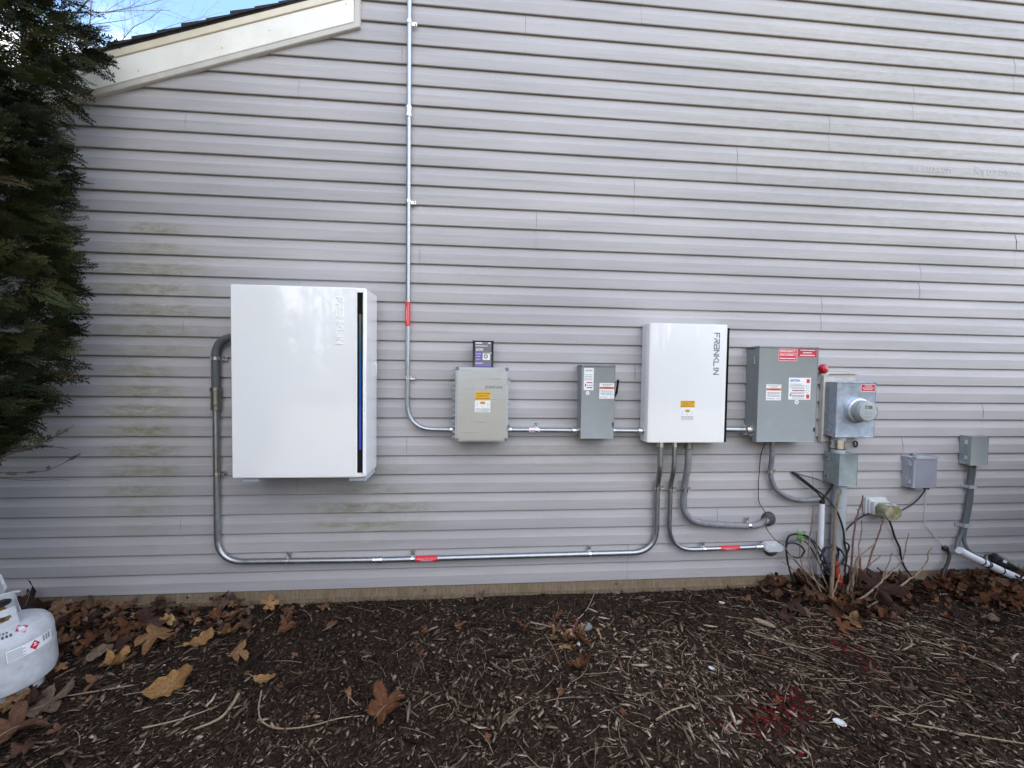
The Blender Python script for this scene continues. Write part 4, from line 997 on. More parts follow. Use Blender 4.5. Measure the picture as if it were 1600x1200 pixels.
# ================================================================ PROPANE TANK
def tank():
    cx, cy = -2.228, -.62
    t = root('propane_tank', 'white propane tank with red diamond labels standing on mulch at left edge', 'propane tank', (cx, cy, .0))
    t.rotation_euler = (R(2), R(-3), R(0))
    RAD = .155
    def loc(a, r, z): return (cx + r * math.cos(a), cy + r * math.sin(a), z)
    body = [(.030, .10), (.034, .125), (.048, .145), (.075, .1535), (.10, RAD), (.190, RAD), (.1905, .1565), (.196, .1565), (.1965, RAD), (.262, RAD), (.292, .149), (.315, .134), (.330, .112), (.340, .080), (.344, .04), (.345, .0)]
    rings('body', M_TANK, t, (cx, cy, 0), (0, 0, 1), [(z, r) for z, r in body], 48)
    rings('foot_ring', M_TANK, t, (cx, cy, 0), (0, 0, 1), [(-.03, .103), (-.028, .106), (.040, .106), (.042, .10)], 40)
    # collar: two curved guards with hand holes and cut-away ends
    def guard(a0, a1, z0, prof_top, holes=True):
        n = 40; th = .004; r = .098; bm = bmesh.new()
        NZ = 14; grid = {}
        for i in range(n + 1):
            s = i / n; a = a0 + (a1 - a0) * s; zt = prof_top(s)
            for j in range(NZ + 1):
                z = z0 + (zt - z0) * j / NZ; rr = r - .012 * (j / NZ)
                for k, q in enumerate((rr, rr - th)): grid[i, j, k] = bm.verts.new(loc(a, q, z))
        def hole(i, j):
            s = (i + .5) / n; v = (j + .5) / NZ
            return holes and ((s - .5) / .22) ** 2 + ((v - .62) / .12) ** 2 < 1
        for i in range(n):
            for j in range(NZ):
                if hole(i, j): continue
                for k in (0, 1): bm.faces.new((grid[i, j, k], grid[i + 1, j, k], grid[i + 1, j + 1, k], grid[i, j + 1, k]))
                for (di, dj, e) in ((1, 0, ((i + 1, j), (i + 1, j + 1))), (-1, 0, ((i, j), (i, j + 1))), (0, 1, ((i, j + 1), (i + 1, j + 1))), (0, -1, ((i, j), (i + 1, j)))):
                    ii, jj = i + di, j + dj
                    if ii < 0 or ii >= n or jj < 0 or jj >= NZ or hole(ii, jj):
                        p, q = e; bm.faces.new((grid[p[0], p[1], 0], grid[q[0], q[1], 0], grid[q[0], q[1], 1], grid[p[0], p[1], 1]))
        return bm_obj('collar_guard', bm, M_TANK, t, auto=50)
    guard(R(-74), R(-6), .315, lambda s: .315 + .110 * min(1, max(0.12, min(s, 1 - s) * 9)))
    guard(R(95), R(205), .315, lambda s: .315 + .120 * min(1, max(0.12, min(s, 1 - s) * 9)))
    tube('collar_rim', M_TANK, t, [loc(R(a), .086, .438) for a in range(95, 206, 10)], .006, 8)
    prism('valve_hood', M_TANK, t, [(-2.42, .445), (-2.345, .503), (-2.307, .540), (-2.293, .540), (-2.274, .469), (-2.290, .437), (-2.337, .392), (-2.42, .335)], .545, .557, .003)
    v = rings('valve', M_BRASS, t, (cx, cy, .34), (0, 0, 1), [(0, .022), (.03, .022), (.032, .015), (.06, .015), (.061, .011), (.08, .011)], 16)
    rings('valve_wheel', M_BLACK, v, (cx, cy, .42), (0, 0, 1), [(0, .028), (.004, .032), (.014, .032), (.018, .026)], 18)
    # decals wrapped on the shell
    def wrap(name, m, quads_, parent, off):
        """quads in (angle-metres, z) wrapped on the cylinder wall"""
        bm = bmesh.new()
        for q in quads_:
            n = 6; (a, b, c, d) = q
            top = [(d[0] + (c[0] - d[0]) * i / n, d[1] + (c[1] - d[1]) * i / n) for i in range(n + 1)]; bot = [(a[0] + (b[0] - a[0]) * i / n, a[1] + (b[1] - a[1]) * i / n) for i in range(n + 1)]
            T = [bm.verts.new(loc(u / RAD, RAD + off, z)) for u, z in top]; B = [bm.verts.new(loc(u / RAD, RAD + off, z)) for u, z in bot]
            for i in range(n): bm.faces.new((B[i], B[i + 1], T[i + 1], T[i]))
        return bm_obj(name, bm, m, parent)
    U0 = R(-27) * RAD
    rect = lambda a, b, z0, z1: ((a, z0), (b, z0), (b, z1), (a, z1))
    lab = wrap('label', M_WHITE2, [rect(U0 - .045, U0 + .125, .200, .258)], t, .0008)
    wrap('label_border', M_INKGREY, [rect(U0 - .045, U0 + .125, .200, .2015), rect(U0 - .045, U0 + .125, .2565, .258), rect(U0 - .045, U0 - .0435, .200, .258)], lab, .0012)
    wrap('label_print', M_INKGREY, [rect(U0 - .040, U0 + .015 - .01 * (i % 2), .207 + i * .0075, .2105 + i * .0075) for i in range(6)], lab, .0012)
    wrap('label_digits', M_INKGREY, [rect(U0 + .078 + .013 * k, U0 + .087 + .013 * k, .222, .250) for k in range(3)], lab, .0012)
    c = (U0 + .046, .229); s = .019
    wrap('diamond', M_REDDARK, [((c[0], c[1] - s * 1.25), (c[0] + s, c[1]), (c[0], c[1] + s * 1.25), (c[0] - s, c[1]))], lab, .0016)
    wrap('diamond_print', M_PAPER, [rect(c[0] - .008, c[0] + .008, c[1] - .003, c[1] + .001), rect(c[0] - .004, c[0] + .004, c[1] + .005, c[1] + .012)], lab, .0020)
    # decals on the shoulder
    def shoulder(name, m, quads_, parent, off):
        bm = bmesh.new()
        def P(u, s):
            # s runs 0..1 along the shoulder profile from r=.149 to r=.112
            pr = [(.149, .292), (.134, .315), (.112, .330), (.080, .340)]; k = min(int(s * 3), 2); f = s * 3 - k
            r = pr[k][0] + (pr[k + 1][0] - pr[k][0]) * f; z = pr[k][1] + (pr[k + 1][1] - pr[k][1]) * f
            return loc(u, r + off * .5, z + off)
        for q in quads_: bm.faces.new([bm.verts.new(P(*p)) for p in q])
        return bm_obj(name, bm, m, parent)
    d = shoulder('diamond', M_REDDARK, [((R(-18), .14), (R(-8), .46), (R(-18), .78), (R(-28), .46))], t, .0022)
    shoulder('diamond_print', M_PAPER, [((R(-22), .41), (R(-14), .41), (R(-14), .51), (R(-22), .51))], d, .0032)
    shoulder('stencil', M_INK, [((R(a), .25), (R(a + 3.2), .25), (R(a + 3.2), .42), (R(a), .42)) for a in range(-66, -34, 5)] + [((R(a), .52), (R(a + 3.2), .52), (R(a + 3.2), .62), (R(a), .62)) for a in range(-60, -36, 5)], t, .0022)
tank()

# ================================================================ MESH FROM ARRAYS
def array_mesh(name, V, F4, colors, m, parent=None, F3=None, origin=None):
    """V (n,3), quads (k,4), optional triangles; colours per vertex"""
    me = bpy.data.meshes.new(name)
    nq = 0 if F4 is None else len(F4); nt3 = 0 if F3 is None else len(F3)
    me.vertices.add(len(V)); me.vertices.foreach_set('co', np.asarray(V, np.float32).ravel())
    loops = np.concatenate(([np.asarray(F4).ravel()] if nq else []) + ([np.asarray(F3).ravel()] if nt3 else [])).astype(np.int32)
    me.loops.add(len(loops)); me.loops.foreach_set('vertex_index', loops)
    me.polygons.add(nq + nt3)
    st = np.concatenate([np.arange(nq) * 4, nq * 4 + np.arange(nt3) * 3]).astype(np.int32)
    me.polygons.foreach_set('loop_start', st)
    me.update(calc_edges=True); me.validate()
    if colors is not None:
        a = me.color_attributes.new('Col', 'FLOAT_COLOR', 'POINT')
        c = np.ones((len(V), 4), np.float32); c[:, :3] = colors; a.data.foreach_set('color', c.ravel())
    return link(name, me, m, parent, origin=origin)

# ground height for arrays: sampled grid
_gx = np.linspace(-5.5, 7, 251); _gy = np.linspace(-3.6, .06, 75)
_gh = np.array([[ground_h(x, y) for x in _gx] for y in _gy])
def gh(x, y):
    fx = np.clip((x + 5.5) / 12.5 * 250, 0, 249.99); fy = np.clip((y + 3.6) / 3.66 * 74, 0, 73.99)
    i = fx.astype(int); j = fy.astype(int); u = fx - i; v = fy - j
    return (_gh[j, i] * (1 - u) * (1 - v) + _gh[j, i + 1] * u * (1 - v) + _gh[j + 1, i] * (1 - u) * v + _gh[j + 1, i + 1] * u * v)

# ================================================================ MULCH
def patch_noise(x, y, s, seed):
    return np.array([mnoise.noise((a * s, b * s, seed)) for a, b in zip(x, y)])
def mulch():
    n1, n2 = 77000, 7000
    x = np.concatenate([rng.uniform(-3.6, 4.7, n1), rng.uniform(-5.3, 6.8, n2)])
    y = np.concatenate([-1.75 * rng.uniform(0, 1, n1) ** .95 + .01, rng.uniform(-3.5, 0, n2)])
    bare = (patch_noise(x, y, 1.7, 5.5) < -.2) & (rng.uniform(0, 1, n1 + n2) < .35)
    bare |= (np.exp(-((x - .35) ** 2 / .5 + (y + .06) ** 2 / .012)) > rng.uniform(.1, 1, n1 + n2))
    x, y = x[~bare], y[~bare]
    n = len(x)
    L = np.clip(rng.lognormal(-4.15, .60, n), .004, .10); wd = np.clip(L * np.where(rng.uniform(0, 1, n) < .3, rng.uniform(.18, .45, n), rng.uniform(.05, .16, n)), .0011, .010)
    yaw = rng.uniform(0, 2 * np.pi, n) * 1.0
    # combed look: many shreds share a drift direction that changes slowly
    drift = patch_noise(x, y, .6, 2.2) * 3.0; mix = rng.uniform(0, 1, n) < .28
    yaw = np.where(mix, drift + rng.normal(0, .35, n), yaw)
    pit = rng.normal(0, .20, n); bend = rng.normal(0, .22, n) * L; bz = rng.normal(0, .10, n) * L
    z = gh(x, y) + rng.uniform(-.001, .012, n) + np.abs(np.sin(pit)) * L * .3
    d = np.stack([np.cos(yaw) * np.cos(pit), np.sin(yaw) * np.cos(pit), np.sin(pit)], 1); s = np.stack([-np.sin(yaw), np.cos(yaw), np.zeros(n)], 1); u = np.cross(d, s)
    c = np.stack([x, y, z], 1); roll = rng.uniform(0, 2 * np.pi, n); V = np.zeros((n, 9, 3)); thin = rng.uniform(.3, .9, n)
    for k, (t, wk) in enumerate(((-.5, .55), (0, 1.0), (.5, .45))):
        p = c + d * (t * L)[:, None] + s * (bend * (.25 - t * t))[:, None] + u * (bz * (.25 - t * t))[:, None]
        for q in range(3):
            a = roll + q * 2 * np.pi / 3
            V[:, k * 3 + q] = p + s * (np.cos(a) * wd * wk)[:, None] + u * (np.sin(a) * wd * wk * thin)[:, None]
    fs = []
    for k in (0, 1):
        for q in range(3): fs.append((k * 3 + q, k * 3 + (q + 1) % 3, k * 3 + 3 + (q + 1) % 3, k * 3 + 3 + q))
    base = (np.arange(n) * 9)[:, None, None]
    F4 = (np.array(fs)[None] + base).reshape(-1, 4); F3 = (np.array([(0, 2, 1), (6, 7, 8)])[None] + base).reshape(-1, 3)
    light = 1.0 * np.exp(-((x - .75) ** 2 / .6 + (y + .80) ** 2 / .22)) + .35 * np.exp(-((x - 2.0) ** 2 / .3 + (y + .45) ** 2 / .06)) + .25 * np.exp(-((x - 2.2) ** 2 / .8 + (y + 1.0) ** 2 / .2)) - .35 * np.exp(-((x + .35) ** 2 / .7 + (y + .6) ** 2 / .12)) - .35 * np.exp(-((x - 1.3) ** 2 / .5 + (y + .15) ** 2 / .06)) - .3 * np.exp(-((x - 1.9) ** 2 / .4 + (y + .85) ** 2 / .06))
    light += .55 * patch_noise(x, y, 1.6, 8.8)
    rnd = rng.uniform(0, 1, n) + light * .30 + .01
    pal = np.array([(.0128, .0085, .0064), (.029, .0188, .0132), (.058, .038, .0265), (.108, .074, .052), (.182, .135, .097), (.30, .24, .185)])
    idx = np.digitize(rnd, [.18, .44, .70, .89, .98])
    colr = pal[idx] * rng.uniform(.75, 1.25, n)[:, None]
    # red utility-marking spray
    for (cx, cy, rx, ry, pr) in ((1.30, -1.04, .13, .085, .85), (1.44, -.985, .11, .06, .7), (1.54, -.93, .09, .06, .85), (2.12, -.58, .09, .19, .6)):
        q = ((x - cx) / rx) ** 2 + ((y - cy) / ry) ** 2
        hit = (rng.uniform(0, 1, n) < pr * np.exp(-q * 1.0)) & (L < .03)
        colr[hit] = np.array((.20, .010, .017)) * rng.uniform(.3, 1.5, hit.sum())[:, None]
    # crumbs between the shreds: small four-sided bits
    nc = 85000
    cx_ = rng.uniform(-3.6, 4.7, nc); cy_ = -1.75 * rng.uniform(0, 1, nc) + .01; cz_ = gh(cx_, cy_) + rng.uniform(-.001, .008, nc)
    e = rng.normal(0, 1, (nc, 4, 3)); e /= np.linalg.norm(e, axis=2)[:, :, None]
    e *= (np.clip(rng.lognormal(-5.35, .45, nc), .002, .012))[:, None, None] * np.array((1, 1, .6))
    VC = (np.stack([cx_, cy_, cz_], 1)[:, None, :] + e).reshape(-1, 3); kc = len(V) * 9
    FC = (np.array([(0, 1, 2), (0, 3, 1), (0, 2, 3), (1, 3, 2)])[None] + (np.arange(nc) * 4)[:, None, None] + kc).reshape(-1, 3)
    cc = pal[rng.choice(6, nc, p=[.24, .32, .26, .12, .045, .015])] * rng.uniform(.7, 1.3, nc)[:, None]
    for (sx, sy, rx, ry, pr) in ((1.30, -1.04, .12, .08, .9), (1.44, -.985, .10, .05, .8), (1.54, -.93, .09, .055, .9), (2.12, -.58, .08, .18, .7)):
        hit = rng.uniform(0, 1, nc) < pr * np.exp(-(((cx_ - sx) / rx) ** 2 + ((cy_ - sy) / ry) ** 2))
        cc[hit] = np.array((.20, .010, .017)) * rng.uniform(.3, 1.4, hit.sum())[:, None]
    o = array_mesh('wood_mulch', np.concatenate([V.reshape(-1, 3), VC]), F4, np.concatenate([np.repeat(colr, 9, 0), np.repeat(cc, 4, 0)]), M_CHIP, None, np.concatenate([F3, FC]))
    o['kind'] = 'stuff'; o['label'] = 'dark shredded wood mulch covering the bed, sprayed red in spots'; o['category'] = 'mulch'
mulch()

# ================================================================ LEAVES
def leaf_arrays(r, kind):
    """one dry leaf: lobed or oval outline, three rings, curled; unit length about 1"""
    n = 30; ring = []
    lob = r.uniform(.18, .32)
    for i in range(n):
        a = 2 * math.pi * i / n
        if kind == 'lobed': rad = .22 + (lob + .12) * abs(math.cos(2.5 * a)) ** .9 * (.75 + .25 * math.cos(a)) + r.uniform(-.03, .03)
        else: rad = .5 / math.sqrt((math.cos(a)) ** 2 + (math.sin(a) / .52) ** 2) + r.uniform(-.02, .02)
        ring.append((rad * math.cos(a), rad * math.sin(a)))
    V = [(0, 0, 0)]
    cx, cy = r.uniform(.3, 1.7) * r.choice((-1, 1, 1)), r.uniform(-.9, 2.0); tw = r.uniform(-1.2, 1.2); ph = r.uniform(0, 6)
    for k, s in enumerate((.36, .7, 1.0)):
        for i, (x, y) in enumerate(ring):
            X, Y = x * s, y * s
            Z = cx * X * X * .8 + cy * Y * Y + tw * X * Y + (.05 * s * s * math.sin(7 * math.atan2(y, x) + ph)) + .035 * abs(Y) * 2 + r.uniform(-.02, .02) * s
            V.append((X * (1 - .12 * abs(cx) * s), Y * (1 - .2 * abs(cy) * s * .5), Z))
    T = [(0, 1 + i, 1 + (i + 1) % n) for i in range(n)]
    Q = []
    for k in (0, 1):
        for i in range(n):
            a = 1 + k * n; Q.append((a + i, a + n + i, a + n + (i + 1) % n, a + (i + 1) % n))
    V = np.array(V); V[:, 2] -= V[:, 2].min()
    return V, Q, T
LEAFCOL = {'tan': (.17, .092, .042), 'ochre': (.22, .118, .045), 'brown': (.085, .044, .026), 'dark': (.034, .017, .013), 'rust': (.098, .040, .019), 'grey': (.125, .083, .060), 'straw': (.27, .185, .08)}
def leaf_xform(V, x, y, z, size, yaw, pit, rol):
    M_ = (Matrix.Rotation(yaw, 3, 'Z') @ Matrix.Rotation(pit, 3, 'Y') @ Matrix.Rotation(rol, 3, 'X'))
    P = (np.array(M_) @ (V * size).T).T
    P[:, 2] -= P[:, 2].min()
    return P + np.array((x, y, z))
def fallen_leaf(label, x, y, size, yaw, kind, col, pit=0.0, rol=0.0, seed=0, dz=0.008, group='single leaves lying on the mulch'):
    r = random.Random(seed); V, Q, T = leaf_arrays(r, kind)
    z = float(gh(np.array([x]), np.array([y]))[0]) + dz
    P = leaf_xform(V, x, y, z, size, yaw, pit, rol)
    c = np.array(LEAFCOL[col]); cc = np.repeat(c[None], len(P), 0) * np.array([r.uniform(.75, 1.2) for _ in range(len(P))])[:, None]
    t = root('fallen_leaf', label, 'leaf', (x, y, z), group)
    o = array_mesh('blade', P, Q, cc, M_LEAF, t, T)
    o.data.shade_smooth()
    # midrib and stalk follow the blade
    a = P[1 + 2 * 30 + 0]; b = P[0]; e = P[1 + 2 * 30 + 15]
    mid = [tuple(a + (0, 0, .001)), tuple(P[1 + 30] + (0, 0, .0015)), tuple(b + (0, 0, .0015)), tuple(P[1 + 30 + 15] + (0, 0, .0015)), tuple(e), tuple(e + (e - b) * .5 + np.array((0, 0, .004)))]
    tube('midrib', M_TWIG, t, mid, [.0006, .0009, .0012, .0014, .0015, .0012], 5)
    return t
LV = [
    ('broad ochre leaf curled on the mulch right of the propane tank', -1.884, -.484, .17, .3, 'lobed', 'ochre', .1, -.1),
    ('long folded tan leaf nearest the viewer on the left mulch', -1.470, -.666, .20, .55, 'oval', 'ochre', -.25, .5),
    ('wide crumpled brown leaf below the yellowish oval leaf', -1.800, -.335, .18, -.1, 'lobed', 'tan', .1, .1),
    ('yellowish oval leaf flat on the litter near the foundation', -1.86, -.185, .12, .35, 'oval', 'straw', .0, .25),
    ('tan leaf left of the pair under the long conduit bend', -1.56, -.345, .14, .7, 'oval', 'ochre', -.15, .2),
    ('tan leaf folded upright under the long conduit bend', -1.43, -.270, .13, .25, 'oval', 'tan', -.3, -.4),
    ('small tan two-part leaf in the middle left of the bed', -1.270, -.500, .115, .1, 'lobed', 'tan', .1, .2),
    ('small golden leaf right of the two-part leaf', -1.055, -.650, .10, .2, 'oval', 'ochre', .1, .1),
    ('crumpled brown lobed leaf alone in the centre foreground', -.405, -.868, .18, .75, 'lobed', 'rust', -.35, .3),
    ('grey tan lobed leaf just in front of the propane tank', -1.965, -.745, .17, .9, 'lobed', 'grey', .0, .1),
    ('round orange brown leaf tucked under the propane tank', -2.10, -.730, .13, .2, 'lobed', 'tan', .0, .0),
    ('large dark tan leaf at the lower left corner', -1.90, -.93, .17, 1.0, 'lobed', 'brown', .1, .2),
    ('rust coloured leaf hanging below the dead clump', .545, -.690, .13, -1.2, 'lobed', 'rust', -.2, .1),
    ('small rusty leaf on dark mulch left of centre', -.115, -.295, .075, .3, 'lobed', 'rust', .1, .2),
    ('pale pinkish leaf left of the shrub on the mulch', 2.06, -.31, .15, -.7, 'oval', 'grey', .1, .2),
    ('tan leaf in front of the shrub base', 2.33, -.42, .13, .4, 'lobed', 'tan', -.1, .2),
    ('big dark red brown leaf leaning on the shrub stems', 2.70, -.17, .24, .6, 'lobed', 'dark', -.9, .5),
    ('pale small leaf lying flat at the right edge of the bed', 3.28, -.44, .12, .1, 'oval', 'grey', .0, .1),
    ('light brown leaf resting against the foundation centre', .02, -.035, .085, .3, 'lobed', 'grey', -.5, .1),
    ('tall dark brown leaf propped on the wall behind the tank', -2.70, -.06, .22, .9, 'lobed', 'dark', -.9, .3),
    ('brown oval leaf on dark mulch under the battery', -.86, -.255, .09, .9, 'oval', 'brown', .1, .1),
    ('small curled tan leaf near the bottom edge left of centre', -.62, -.77, .07, 2.2, 'oval', 'tan', .1, .3),
]
for i, a in enumerate(LV):
    lab, x, y, s, yw, kd, cl, p, q = a
    fallen_leaf(lab, x, y, s * 1.14, yw, kd, cl, p, q, 200 + i)
def litter(name, label, spots, n, seed, cols, smin, smax, lift):
    r = random.Random(seed); VV, QQ, TT, CC = [], [], [], []; k = 0
    protos = [leaf_arrays(random.Random(seed * 77 + i), 'lobed' if i % 3 else 'oval') for i in range(14)]
    for _ in range(n):
        cx, cy, sx, sy = r.choice(spots); x = r.gauss(cx, sx); y = min(-.035, r.gauss(cy, sy))
        if y < -1.9: continue
        V, Q, T = protos[r.randrange(14)]
        z = float(gh(np.array([x]), np.array([y]))[0]) + r.uniform(0, lift) * math.exp(-((x - cx) / (1.6 * sx)) ** 2)
        P = leaf_xform(V, x, y, z, r.uniform(smin, smax), r.uniform(0, 6.3), r.gauss(0, .35), r.gauss(0, .35))
        P[:, 1] = np.minimum(P[:, 1], -.012)
        c = np.array(LEAFCOL[r.choice(cols)]) * r.uniform(.6, 1.45)
        VV.append(P); QQ += [tuple(i + k for i in q) for q in Q]; TT += [tuple(i + k for i in t) for t in T]
        CC.append(np.repeat(c[None], len(P), 0) * np.array([r.uniform(.8, 1.2) for _ in range(len(P))])[:, None]); k += len(P)
    o = array_mesh(name, np.concatenate(VV), QQ, np.concatenate(CC), M_LEAF, None, TT); o.data.shade_smooth()
    o['kind'] = 'stuff'; o['label'] = label; o['category'] = 'leaf litter'
litter('leaf_litter', 'dry brown leaf litter drifted against the foundation at left', [(-2.75, -.12, .22, .07), (-2.4, -.16, .25, .09), (-1.9, -.16, .3, .09), (-2.25, -.35, .2, .12), (-1.5, -.12, .25, .06), (-2.15, -.85, .2, .2)], 330, 3, ['brown', 'tan', 'rust', 'brown', 'grey', 'dark'], .045, .125, .05)
litter('leaf_litter', 'dense brown leaf litter heaped around the bare shrub', [(2.45, -.16, .2, .09), (2.7, -.2, .2, .1), (2.15, -.18, .15, .08), (2.45, -.38, .15, .06), (2.95, -.10, .2, .05)], 230, 5, ['brown', 'dark', 'rust', 'brown', 'dark'], .05, .125, .07)
litter('leaf_litter', 'rusty leaf litter heaped at the far right below the white pipe', [(3.5, -.14, .3, .06), (3.9, -.22, .35, .09), (4.3, -.25, .3, .1), (3.6, -.26, .2, .06)], 300, 8, ['rust', 'brown', 'rust', 'dark', 'brown'], .04, .11, .07)
litter('leaf_litter', 'sparse small leaf scraps scattered over the open mulch', [(-1.2, -.5, .7, .3), (.3, -.7, .9, .35), (1.6, -.7, .8, .35), (2.8, -.6, .6, .25)], 260, 12, ['brown', 'grey', 'brown', 'dark', 'rust'], .018, .05, .008)

# dead perennial clump
def clump():
    t = root('dead_clump', 'dead tan perennial clump with cut stems in the middle of the bed', 'plant', (.53, -.42, .01))
    r = random.Random(6)
    for i in range(16):
        a = r.uniform(0, 6.3); b = Vector((.53 + .075 * math.cos(a) * r.uniform(.3, 1.2), -.40 + .045 * math.sin(a), .0)); tip = b + Vector((r.uniform(-.03, .03), r.uniform(-.05, .0), r.uniform(.05, .10)))
        tube('stem', M_CUT if i % 3 else M_STEMRED, t, [b, (b + tip) / 2 + Vector((r.uniform(-.005, .005), 0, .004)), tip], [.010, .009, .0075], 7)
    for i in range(22):
        V, Q, T = leaf_arrays(r, 'oval'); V = V * np.array((1, .35, 1))
        P = leaf_xform(V, .53 + r.gauss(0, .08), -.47 + r.gauss(0, .07), .005 + r.uniform(0, .03), r.uniform(.06, .13), r.gauss(-1.4, .8), r.gauss(0, .4), r.gauss(0, .4))
        c = np.array(LEAFCOL[r.choice(['tan', 'rust', 'brown', 'straw'])]) * r.uniform(.7, 1.2)
        o = array_mesh('dry_blade', P, Q, np.repeat(c[None], len(P), 0), M_LEAF, t, T); o.data.shade_smooth()
clump()

# twigs and bits on the bed
def ground_stick(name, label, pts, r0, m, cat='twig', dz=.012):
    P = [(x, y, float(gh(np.array([x]), np.array([y]))[0]) + dz + (.0 if len(p) < 3 else p[2])) for p in pts for x, y in [p[:2]]]
    S = smooth_path(P, 5); n = len(S)
    o = tube(name, m, None, S, [r0 * (1 - .55 * i / n) for i in range(n)], 7, origin=P[0]); return tag(o, label, cat)
ground_stick('twig', 'long curving pale twig at bottom left of centre', [(-1.03, -.72), (-.985, -.83), (-.93, -.90), (-.84, -.935), (-.72, -.935), (-.60, -.90), (-.50, -.895)], .0042, M_TWIG)
ground_stick('twig', 'short pale twig rising toward the lone brown leaf', [(-.66, -.70), (-.60, -.78), (-.52, -.86)], .0036, M_TWIG)
ground_stick('twig', 'knobbly forked stick left of the curving twig', [(-1.13, -.73), (-1.12, -.80), (-1.13, -.87), (-1.20, -.92)], .008, M_TWIG)
ground_stick('twig', 'thin brown twig lying beside the propane tank', [(-1.62, -.63), (-1.85, -.68), (-2.08, -.72)], .0038, M_STEM)
ground_stick('twig', 'long thin straw stalk crossing the mulch toward the shrub', [(1.62, -.45), (1.75, -.55), (1.88, -.615), (2.0, -.61)], .0035, M_TWIG)
ground_stick('twig', 'pale crooked stick right of the red paint near the shrub', [(2.42, -.66), (2.52, -.62), (2.60, -.52)], .0048, M_TWIG)
ground_stick('twig', 'thin upright straw stalk right of the shrub on dark mulch', [(2.55, -.42), (2.62, -.5), (2.58, -.6)], .0034, M_TWIG)
ground_stick('twig', 'pale slim stick at the bottom right corner', [(1.95, -1.10), (2.15, -1.17), (2.35, -1.23)], .004, M_TWIG)
ground_stick('twig', 'pale stick leaning by the foundation above the dead clump', [(.62, -.30), (.72, -.18), (.80, -.07, .03)], .0038, M_STEM)
ground_stick('twig', 'grey stick lying left of the dead clump', [(.33, -.30), (.42, -.34), (.47, -.37)], .0055, M_TWIG)
ground_stick('twig', 'thin dark twig crossing the left half of the clump', [(.40, -.42), (.43, -.55), (.44, -.68)], .0028, M_STEM)
ground_stick('twig', 'bent pale stick at lower right of centre', [(.80, -1.02), (.90, -.97), (.99, -.95)], .005, M_TWIG)
ground_stick('twig', 'long straight straw stalk on the right dark mulch', [(2.62, -.60), (2.75, -.72), (2.78, -.86)], .0035, M_TWIG)
ground_stick('twig', 'two-tone stick low on the bed left of the curving twig', [(-1.45, -.9), (-1.30, -.86), (-1.18, -.80)], .004, M_TWIG)
# loose straws are too many to tell apart
def straws():
    r = random.Random(31); bm = bmesh.new()
    for i in range(430):
        if i % 3 == 0: x, y = r.gauss(2.1, .5), r.gauss(-.62, .22)
        elif i % 3 == 1: x, y = r.gauss(.8, .6), r.gauss(-.75, .3)
        else: x, y = r.uniform(-2.6, 4.0), r.uniform(-1.6, -.05)
        if y > -.03: continue
        a = r.gauss(-.45, .5) if x > 1.5 else r.uniform(0, 3.1); l = r.uniform(.05, .20); b = r.uniform(-.2, .2) * l
        z = float(gh(np.array([x]), np.array([y]))[0]) + r.uniform(.006, .016)
        d = Vector((math.cos(a), math.sin(a), r.uniform(-.05, .05))); s = Vector((-d.y, d.x, 0)); c = Vector((x, y, z))
        pts = [c - d * l / 2, c - d * l / 6 + s * b * .6, c + d * l / 6 + s * b * .6, c + d * l / 2]
        if max(p.y for p in pts) > -.015: continue
        w = r.uniform(.0008, .0017); add_tube(bm, pts, [w, w, w * .9, w * .6], 4)
    o = bm_obj('loose_straw', bm, M_TWIG); o['kind'] = 'stuff'; o['label'] = 'loose pale straws scattered over the mulch'; o['category'] = 'straw'
straws()
def bit(name, label, x, y, a, b, yaw, m, cat, th=.003):
    z = float(gh(np.array([x]), np.array([y]))[0]) + .013
    bm = bmesh.new(); n = 18; tilt = Matrix.Rotation(yaw, 3, 'Z') @ Matrix.Rotation(.2, 3, 'X')
    lo = [bm.verts.new(Vector((x, y, z)) + tilt @ Vector((a * math.cos(2 * math.pi * i / n), b * math.sin(2 * math.pi * i / n), 0))) for i in range(n)]
    hi = [bm.verts.new(Vector((x, y, z)) + tilt @ Vector((a * .93 * math.cos(2 * math.pi * i / n), b * .9 * math.sin(2 * math.pi * i / n), th))) for i in range(n)]
    bm.faces.new(lo); bm.faces.new(hi)
    for i in range(n): bm.faces.new((lo[i], lo[(i + 1) % n], hi[(i + 1) % n], hi[i]))
    return tag(bm_obj(name, bm, m, None, auto=40, origin=(x, y, z)), label, cat)
bit('white_disc', 'white oval plastic disc lying on the mulch at lower right', 1.633, -1.067, .026, .017, -.6, M_BIT, 'disc')
bit('white_scrap', 'small white scrap on dark mulch left of the red paint', 1.237, -.729, .018, .009, -.7, M_BIT, 'scrap')
bit('white_scrap', 'tiny white scrap on the mulch below the wall seal', 1.648, -.170, .018, .008, -.5, M_BIT, 'scrap')
bit('wood_piece', 'pale flat wood piece on the mulch left of the shrub', 1.79, -.385, .062, .016, -.85, M_TWIG, 'wood', .008)
bit('pebble', 'small round white pebble in the dead clump', .575, -.520, .010, .009, 0, M_BIT, 'pebble', .008)
bit('wood_piece', 'dark flat wood piece right of the dead clump', .655, -.375, .045, .022, .2, M_PRINTGREY, 'wood', .01)

